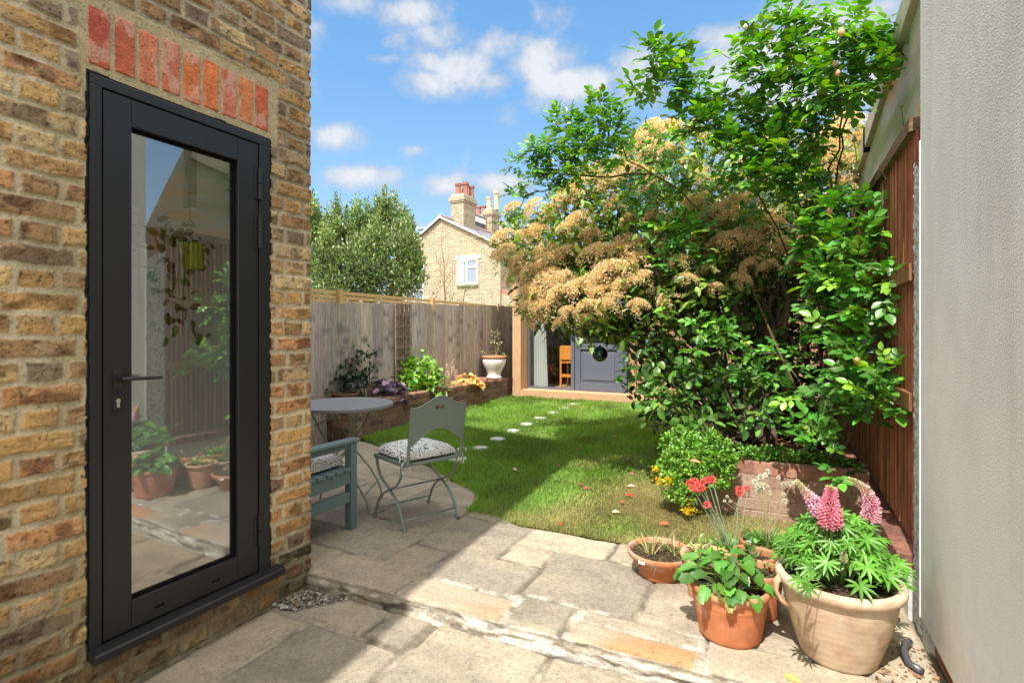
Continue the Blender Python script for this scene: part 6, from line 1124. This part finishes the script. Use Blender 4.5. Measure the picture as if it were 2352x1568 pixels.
def tan_pot():
    t = empty('tan_clay_pot', (-.30, 2.58, PZ0), label='small pale tan clay pot with low bright green seedlings beside the shallow bowl', cat='plant pot')
    pot_mesh('pot', [(1e-4, .002), (.078, .002), (.082, .01), (.098, .12), (.104, .165), (.116, .175), (.119, .19), (.113, .197), (.097, .193), (.092, .17), (1e-4, .168)], (.56, .29, .17), t, (.62, .48, .36), .5); soil_disc(t, .095, .165)
    f = Fol(); sprig_cloud(f, [((0, 0, .195), (.075, .07, .028)), ((-.05, .03, .22), (.03, .03, .03)), ((.03, -.02, .20), (.05, .05, .02))], 1300, .026, .015, 'oval', (.17, .33, .04), .25, (.3, .42, .08), .3, up=.7, bias=.2, clump=4); f.build('foliage', M_leaf, t)
tan_pot()
def thrift_pot(o, rr, h, label, heads, hc, base, stem_c, prof, pc, lime, leafn=200, fallback=(.12, .27, .05), hr=.0165):
    t = empty('thrift_pot', o, label=label, cat='plant pot'); pot_mesh('pot', prof, pc, t, lime, .45); soil_disc(t, rr*.86, h-.03)
    f = Fol(); blades(f, leafn, rr*.45, h-.03, .105, .0075, fallback, (.2, .36, .1), .3, 1.0, base, droop=.35); f.build('foliage', M_leaf, t); O = np.array(o)
    for x, y, tt, s in heads:
        e = np.array(T(x, y, tt))-O; mb = MB(); b = np.array((base[0]+.02*rng.randn(), base[1]+.02*rng.randn(), h-.03)); m_ = b+(e-b)*.5+[0, 0, .015]+rng.randn(3)*.004; mb.tube([b, m_, e], [.0022, .0018, .0015], 5); mb.C = [stem_c]*len(mb.V); mb.build('stem', M_petal, t)
        n = 70; d = rdir(n, .35); lv = leaves(e+d*hr*s*.55, d, rdir(n), hr*s*.75, hr*s*.7, 'diamond', fold=.3); Fol().add(lv[0], lv[1], leafcol(n, lv[2], hc, .2)).build('flower', M_petal, t, smooth=False)
red = [(1584,1109,2.72,1.),(1591,1121,2.70,1.),(1603,1114,2.72,1.),(1612,1120,2.70,1.),(1597,1104,2.76,.9),(1615,1106,2.74,1.),(1625,1102,2.74,1.),(1635,1103,2.74,1.),(1637,1098,2.76,.8),(1606,1124,2.7,.9),(1624,1159,2.66,1.),(1698,1124,2.72,1.),(1699,1133,2.70,1.),(1717,1122,2.74,.85)]
thrift_pot((-.215, 2.82, PZ0), .105, .155, 'pale clay pot of grassy thrift with coral red pompom flowers', red, (.86, .18, .16), (.0, 0), (.25, .32, .20), [(1e-4, .002), (.075, .002), (.095, .12), (.107, .13), (.110, .152), (.104, .158), (.092, .15), (.088, .125), (1e-4, .122)], (.56, .36, .26), (.66, .56, .48), 260)
wh = [(1742,1118,2.75,1.),(1750,1116,2.74,1.),(1734,1107,2.78,.8),(1747,1096,2.8,.9),(1762,1083,2.82,.85),(1758,1092,2.8,.7),(1788,1096,2.82,.5),(1800,1112,2.78,.75),(1817,1110,2.78,.85),(1763,1118,2.78,.55),(1768,1132,2.75,.55),(1802,1150,2.72,.6),(1800,1134,2.74,.5),(1740,1126,2.75,.7),(1670,1140,2.85,.45),(1664,1150,2.85,.45),(1677,1151,2.85,.45)]
thrift_pot((-.035, 2.92, PZ0), .155, .19, 'wide terracotta bowl of thrift with white going over seed heads', wh, (.74, .70, .58), (-.01, 0), (.30, .25, .14), [(1e-4, .05), (.10, .05), (.125, .10), (.148, .15), (.156, .155), (.158, .19), (.150, .194), (.143, .16), (1e-4, .15)], TC, (.55, .34, .24), 330)
t = empty('upturned_pot', (-.035, 2.92, PZ0), label='small terracotta pot upside down as a stand under the wide bowl', cat='plant pot'); pot_mesh('pot', [(.085, .0), (.095, .0), (.095, .02), (.088, .022), (.075, .049), (1e-4, .0495)], (.42, .15, .07), t)
def spare(o, r, h, label, grass=0):
    t = empty('terracotta_pot', o, label=label, cat='plant pot'); pot_mesh('pot', [(1e-4, .002), (r*.68, .002), (r*.72, .01), (r*.9, h*.76), (r*.985, h*.78), (r, h*.80), (r, h*.97), (r*.97, h), (r*.88, h*.99), (r*.84, h*.8), (1e-4, h*.78)], TC, t, (.55, .34, .24), .3); soil_disc(t, r*.84, h*.78)
    if grass: f = Fol(); blades(f, 40, r*.6, h*.78, .12, .006, (.16, .25, .10), (.3, .2, .12), .3, 1.0, droop=.7); sprig_cloud(f, [((0, 0, h+.03), (.07, .06, .04))], 500, .03, .018, 'oval', (.10, .22, .05), .25, up=.3, bias=.2, clump=3); f.build('foliage', M_leaf, t)
spare((-.075, 2.515, PZ0), .098, .20, 'terracotta pot with thin grassy plant wedged between front pot and cream pot', 1)
spare((-.105, 2.715, PZ0), .095, .19, 'plain terracotta pot hidden behind the front pot and before the white thrift', 1)
def front_pot():
    r, h = .152, .212; t = empty('terracotta_pot', (-.180, 2.30, PZ0), label='front terracotta pot with ribbed band and lobed green leaves', cat='plant pot')
    pr = [(1e-4, .002), (.112, .002), (.118, .010), (.137, h*.60), (.1385, h*.62), (.1375, h*.64), (.1405, h*.66), (.1395, h*.68), (.1425, h*.70), (.1415, h*.72), (.145, h*.83), (.150, h*.86), (r+.002, h*.90), (r+.001, h*.96), (r-.006, h), (r-.016, h*.985), (r-.022, h*.85), (1e-4, h*.82)]
    pot_mesh('pot', pr, (.50, .185, .085), t, (.62, .40, .28), .5); soil_disc(t, .128, h*.83)
    n = 74; a = rng.rand(n)*6.28; q = rng.rand(n)**.55; P = np.column_stack([np.cos(a)*q*.155, np.sin(a)*q*.14, h*.88+.105*(1-q**1.6)+.05*rng.rand(n)]); P[:, 0] -= .02
    D_ = np.column_stack([np.cos(a), np.sin(a), -.35*q+.15])+rng.randn(n, 3)*.2; lv = leaves(P, D_, rdir(n)*.22+[0, -.22, .95], .042+.034*rng.rand(n), .060*(.7+.5*rng.rand(n)), 'frill', fold=.2, droop=.4); f = Fol().add(lv[0], lv[1], leafcol(n, lv[2], (.085, .225, .035), .25, (.20, .20, .06), .1)); f.build('foliage', M_leaf, t, smooth=True)
    mb = MB()
    for k in range(n): p = P[k]; mb.tube([(p[0]*.15, p[1]*.15, h*.82), (p[0]*.6, p[1]*.6, p[2]*.95), tuple(p)], .0018, 5)
    mb.build('stalks', M_stem, t, smooth=True)
front_pot()
def cream_pot():
    o = (.198, 2.335, PZ0); h = .312; t = empty('cream_clay_pot', o, label='largest pot, buff throwing-ringed clay with two handles, planted with pink lupins', cat='plant pot'); O = np.array(o)
    pr = [(1e-4, .002), (.130, .002), (.137, .008), (.152, .05), (.176, .12), (.196, .19), (.205, .235), (.206, .255), (.212, .262), (.226, .272), (.232, .285), (.230, .300), (.218, .311), (.203, .306), (.196, .285), (.192, .26), (1e-4, .25)]
    pr = [(a*.925, b) for a, b in pr]; p = pot_mesh('pot', pr, (.56, .44, .31), t, (.50, .31, .20), .42, n=110, jit=.02, ring=.28); soil_disc(t, .18, .262)
    for s in (-1, 1):
        a = TH+R(7)*s; mb = MB(); ux = Vector((math.cos(a)*s, math.sin(a)*s, 0)); P = [ux*.200+Vector((0, 0, .288)), ux*.220+Vector((0, 0, .270)), ux*.224+Vector((0, 0, .235)), ux*.208+Vector((0, 0, .200)), ux*.178+Vector((0, 0, .175))]; mb.tube(P, [.022, .019, .016, .016, .018], 12, flat=.55); mb.C = [(.52, .35, .21)]*len(mb.V); mb.build('handle', M_terra, t, smooth=True)
    # palmate leaves
    f = Fol(); n = 120; cen = []
    for k in range(n):
        a = rng.rand()*6.28; q = rng.rand()**.6; z = h+.02+.20*(1-q**1.7)*rng.rand()**.5+.01; cen.append((math.cos(a)*q*.21, math.sin(a)*q*.18+.06, z))
    for x, y, tt in [(1800,1300,2.1),(1810,1245,2.2),(1830,1220,2.2),(1795,1275,2.15),(1850,1200,2.2),(1930,1180,2.3),(1990,1215,2.2),(2020,1240,2.1),(2040,1290,2.05),(2055,1330,1.95),(2075,1345,1.95),(2070,1310,2.05),(2030,1335,1.9),(1860,1350,1.75),(1840,1330,1.8),(1990,1300,1.85),(1950,1250,1.9),(1900,1290,1.9),(1870,1240,2.0),(1975,1345,1.82)]:
        cen.append(tuple(np.array(T(x, y, tt))-O))
    cen = np.array(cen); cen = cen[(cen[:, 0] > -.19) | (np.arange(len(cen)) >= 122)]; n = len(cen); nr = rdir(n)*.38+[-.05, -.3, .9]; out = cen*[1, 1, 0]; out /= np.linalg.norm(out, axis=1, keepdims=True)+1e-6; out = out+rng.randn(n, 3)*.3; nr += out*.3; nr /= np.linalg.norm(nr, axis=1, keepdims=True)
    u = np.cross(nr, out); u /= np.linalg.norm(u, axis=1, keepdims=True); v = np.cross(u, nr); S = .034+.028*rng.rand(n); tone = (1+.2*rng.randn(n, 1)).clip(.6, 1.5)
    for k in range(9):
        a = -2.45+4.9*k/8; D_ = v*math.cos(a)+u*math.sin(a)+nr*.12; L_ = S*(1-.25*abs(a)/2.5); lv = leaves(cen, D_, nr, L_*1.15, L_*.27, 'lance', fold=.35, droop=.15); f.add(lv[0], lv[1], np.repeat((np.array((.10, .27, .03))*tone*(1+.1*rng.randn(n, 1))).clip(.01, .8), lv[2], 0))
    f.build('foliage', M_leaf, t, smooth=False)
    mb = MB()
    for c_ in cen: b = (c_[0]*.25+.01*rng.randn(), c_[1]*.25+.01*rng.randn(), .262); mb.tube([b, (c_[0]*.6, c_[1]*.6, b[2]+(c_[2]-b[2])*.65), tuple(c_)], [.003, .0022, .0016], 5)
    mb.build('stalks', mat('lupin_stalk', (.20, .26, .09), .6, .2), t, smooth=True)
    def spike(P, r0, r1, n, c, c2, r_l=.0135, k_lo=.35):
        if r0 > .04: k_lo = .9
        P = [np.array(T(*p))-O for p in P]; L_ = np.cumsum([0]+[np.linalg.norm(b-a) for a, b in zip(P[:-1], P[1:])]); fl = Fol(); fi = 0
        for i in range(n):
            s = (i+.5)/n; q = s*L_[-1]; k = min(int(np.searchsorted(L_, q))-1, len(P)-2); k = max(k, 0); w_ = (q-L_[k])/(L_[k+1]-L_[k]); p = P[k]*(1-w_)+P[k+1]*w_; ax = (P[k+1]-P[k]); ax /= np.linalg.norm(ax)
            e1 = np.cross(ax, [0, .3, 1.]) if abs(ax[2]) < .9 else np.cross(ax, [1., 0, 0]); e1 /= np.linalg.norm(e1); e2 = np.cross(ax, e1); r = (r0*(1-s)+r1*s)*(.85+.15*math.sin(math.pi*min(1, s*1.5))); a = i*2.39996
            d = e1*math.cos(a)+e2*math.sin(a); k9 = float(sst(s, k_lo, 1.0)); cc = np.array(c)*(1-k9)+np.array(c2)*k9; cc = cc*(1+.14*rng.randn()); sz = r_l*(1-.62*s)
            # floret: banner + keel as small folded ovals
            m = 3; PP = np.tile(p+d*r*.35, (m, 1)); DD = np.array([d+ax*.35, d+ax*.1+rng.randn(3)*.15, d-ax*.15]); NN = np.array([ax, np.cross(d, ax), ax]); lv = leaves(PP, DD, NN, [r*.8, r*.95, r*.8], [sz, sz*.85, sz*.75], 'oval', fold=.45, droop=.3); pal = np.array([cc*1.15, cc, cc*.85+.02]); fl.add(lv[0], lv[1], np.repeat(pal.clip(.01, .9), lv[2], 0))
        return fl, P
    for P, r0, r1, n, c in ([(1908,1208,1.96),(1906,1160,1.96),(1910,1116,1.97)], .041, .020, 230, (.76, .30, .38)), ([(1884,1180,2.02),(1868,1150,2.02),(1846,1124,2.03),(1829,1102,2.03)], .033, .008, 170, (.76, .45, .54)), ([(1998,1196,2.02),(2003,1160,2.02),(1990,1125,2.03),(1965,1106,2.04),(1946,1099,2.05)], .034, .010, 210, (.78, .42, .50)), ([(1938,1290,1.9),(1940,1258,1.9)], .014, .005, 50, (.42, .46, .24)):
        fl, PP = spike(P, r0, r1, n, c, (.62, .60, .34)); fo = fl.build('flower_spike', M_petal, t, smooth=False)
        mb = MB(); mb.tube([(PP[0][0]*.3, PP[0][1]*.3, .262), tuple(PP[0]*np.array([.85, .85, .9])+[0, 0, .0])]+[tuple(p) for p in PP], [.005, .005]+[.004]*(len(PP)-1)+[.002], 7); mb.build('flower_stem', M_stem, t, smooth=True)
cream_pot()
# ================================================================ FALLEN LEAVES, ODDS AND ENDS
FL = [(1182,1077,(.62,.60,.45),'pale green fallen leaf alone in the shaded lawn'),(1284,1069,(.50,.20,.16),'pink brown fallen leaf in the shaded lawn'),(1449,1115,(.68,.42,.33),'pale pink fallen leaf on the sunny lawn near the herb mound'),(1446,1136,(.62,.07,.04),'bright red fallen leaf on the sunny lawn'),(1429,1151,(.64,.16,.07),'orange red fallen leaf just below the bright red one'),(1415,1174,(.66,.68,.45),'pale cream fallen leaf on dry grass'),(1290,1201,(.55,.09,.03),'red fallen leaf at the lawn edge near the patio'),(1346,1120,(.40,.12,.07),'small rust fallen leaf in mid lawn'),(1332,1111,(.22,.12,.05),'brown fallen leaf beside the small rust one'),
 (1328,1031,(.36,.2,.14),'brown fallen leaf near the shadow corner'),(1382,1005,(.45,.26,.2),'pinkish fallen leaf in the shrub shadow'),(1412,1001,(.3,.16,.1),'brown fallen leaf in the shrub shadow, right of the pinkish one'),(1496,1032,(.45,.24,.18),'large fallen leaf in deep shade near the herb mound'),(1442,1053,(.4,.3,.25),'grey pink fallen leaf in deep shade'),(1450,1087,(.42,.2,.12),'curled brown fallen leaf at the shadow edge'),(1226,1022,(.2,.12,.05),'dark fallen leaf in shade near the stepping stones'),(1526,1201,(.6,.14,.08),'red fallen leaf behind the shallow bowl'),(1512,984,(.4,.25,.18),'fallen leaf under the big shrub')]
for i, (x, y, c, lb) in enumerate(FL):
    p = PZ(x, y, .12); z = float(lawn_z(p[1]))+.024; p = PZ(x, y, z); a = rng.rand()*6.28; lv = leaves([(0, 0, 0)], np.array([[math.cos(a), math.sin(a), .12]]), np.array([[.1*rng.randn(), -.45, 1.]]), .052+.012*rng.rand(), .032, 'oval', fold=.3, droop=.2)
    V = lv[0]; c0 = V.mean(0); o = link_mesh('fallen_leaf', V-c0, lv[1], M_petal, None, True, np.tile(c, (len(V), 1)), label=lb, cat='leaf', group='fallen leaves on the lawn'); o.location = p
for i, (x, y, z, c, lb) in enumerate([(1690,1575-5,.086,(.6,.36,.1),''),(1818,1556,.086,(.62,.40,.13),'yellow orange fallen leaf on the paving in front of the cream pot'),(1596,1058,.62,(.66,.30,.14),'orange fallen leaf resting on the herb mound')]):
    if not lb: continue
    p = PZ(x, y, z) if z < .2 else T(x, y, 3.30); lv = leaves([(0, 0, 0)], np.array([[.8, -.4, .1]]), np.array([[0, -.5, 1.]]), .06 if z < .2 else .085, .028, 'oval', fold=.3); V = lv[0]; c0 = V.mean(0); o = link_mesh('fallen_leaf', V-c0, lv[1], M_petal, None, True, np.tile(c, (len(V), 1)), label=lb, cat='leaf'); o.location = p
mb = MB(); p = PX(2086, 1520, .47); mb.tube([(0, .10, .02), (-.02, .05, .035), (-.035, .0, .03), (-.03, -.06, .02), (0, -.1, .02)], .013, 10); o = mb.build('drain_pipe', mat('dark_pipe', (.10, .10, .11), .35, .5, .3), None, smooth=True, label='short bent dark pipe on the ground behind the cream pot', cat='pipe'); o.location = (.45, 2.42, PZ0)
n = 260; P = np.column_stack([.30+.2*rng.rand(n), 1.95+.6*rng.rand(n), np.full(n, .084)]); lv = leaves(P, rdir(n)*[1, 1, .3], rdir(n)*.3+[0, 0, 1], .02*(.5+rng.rand(n)), .009, 'oval'); Fol().add(lv[0], lv[1], leafcol(n, lv[2], (.30, .17, .09), .4)).build('plant_debris', M_petal, kind='stuff', label='dry leaf crumbs swept against the base of the right wall')
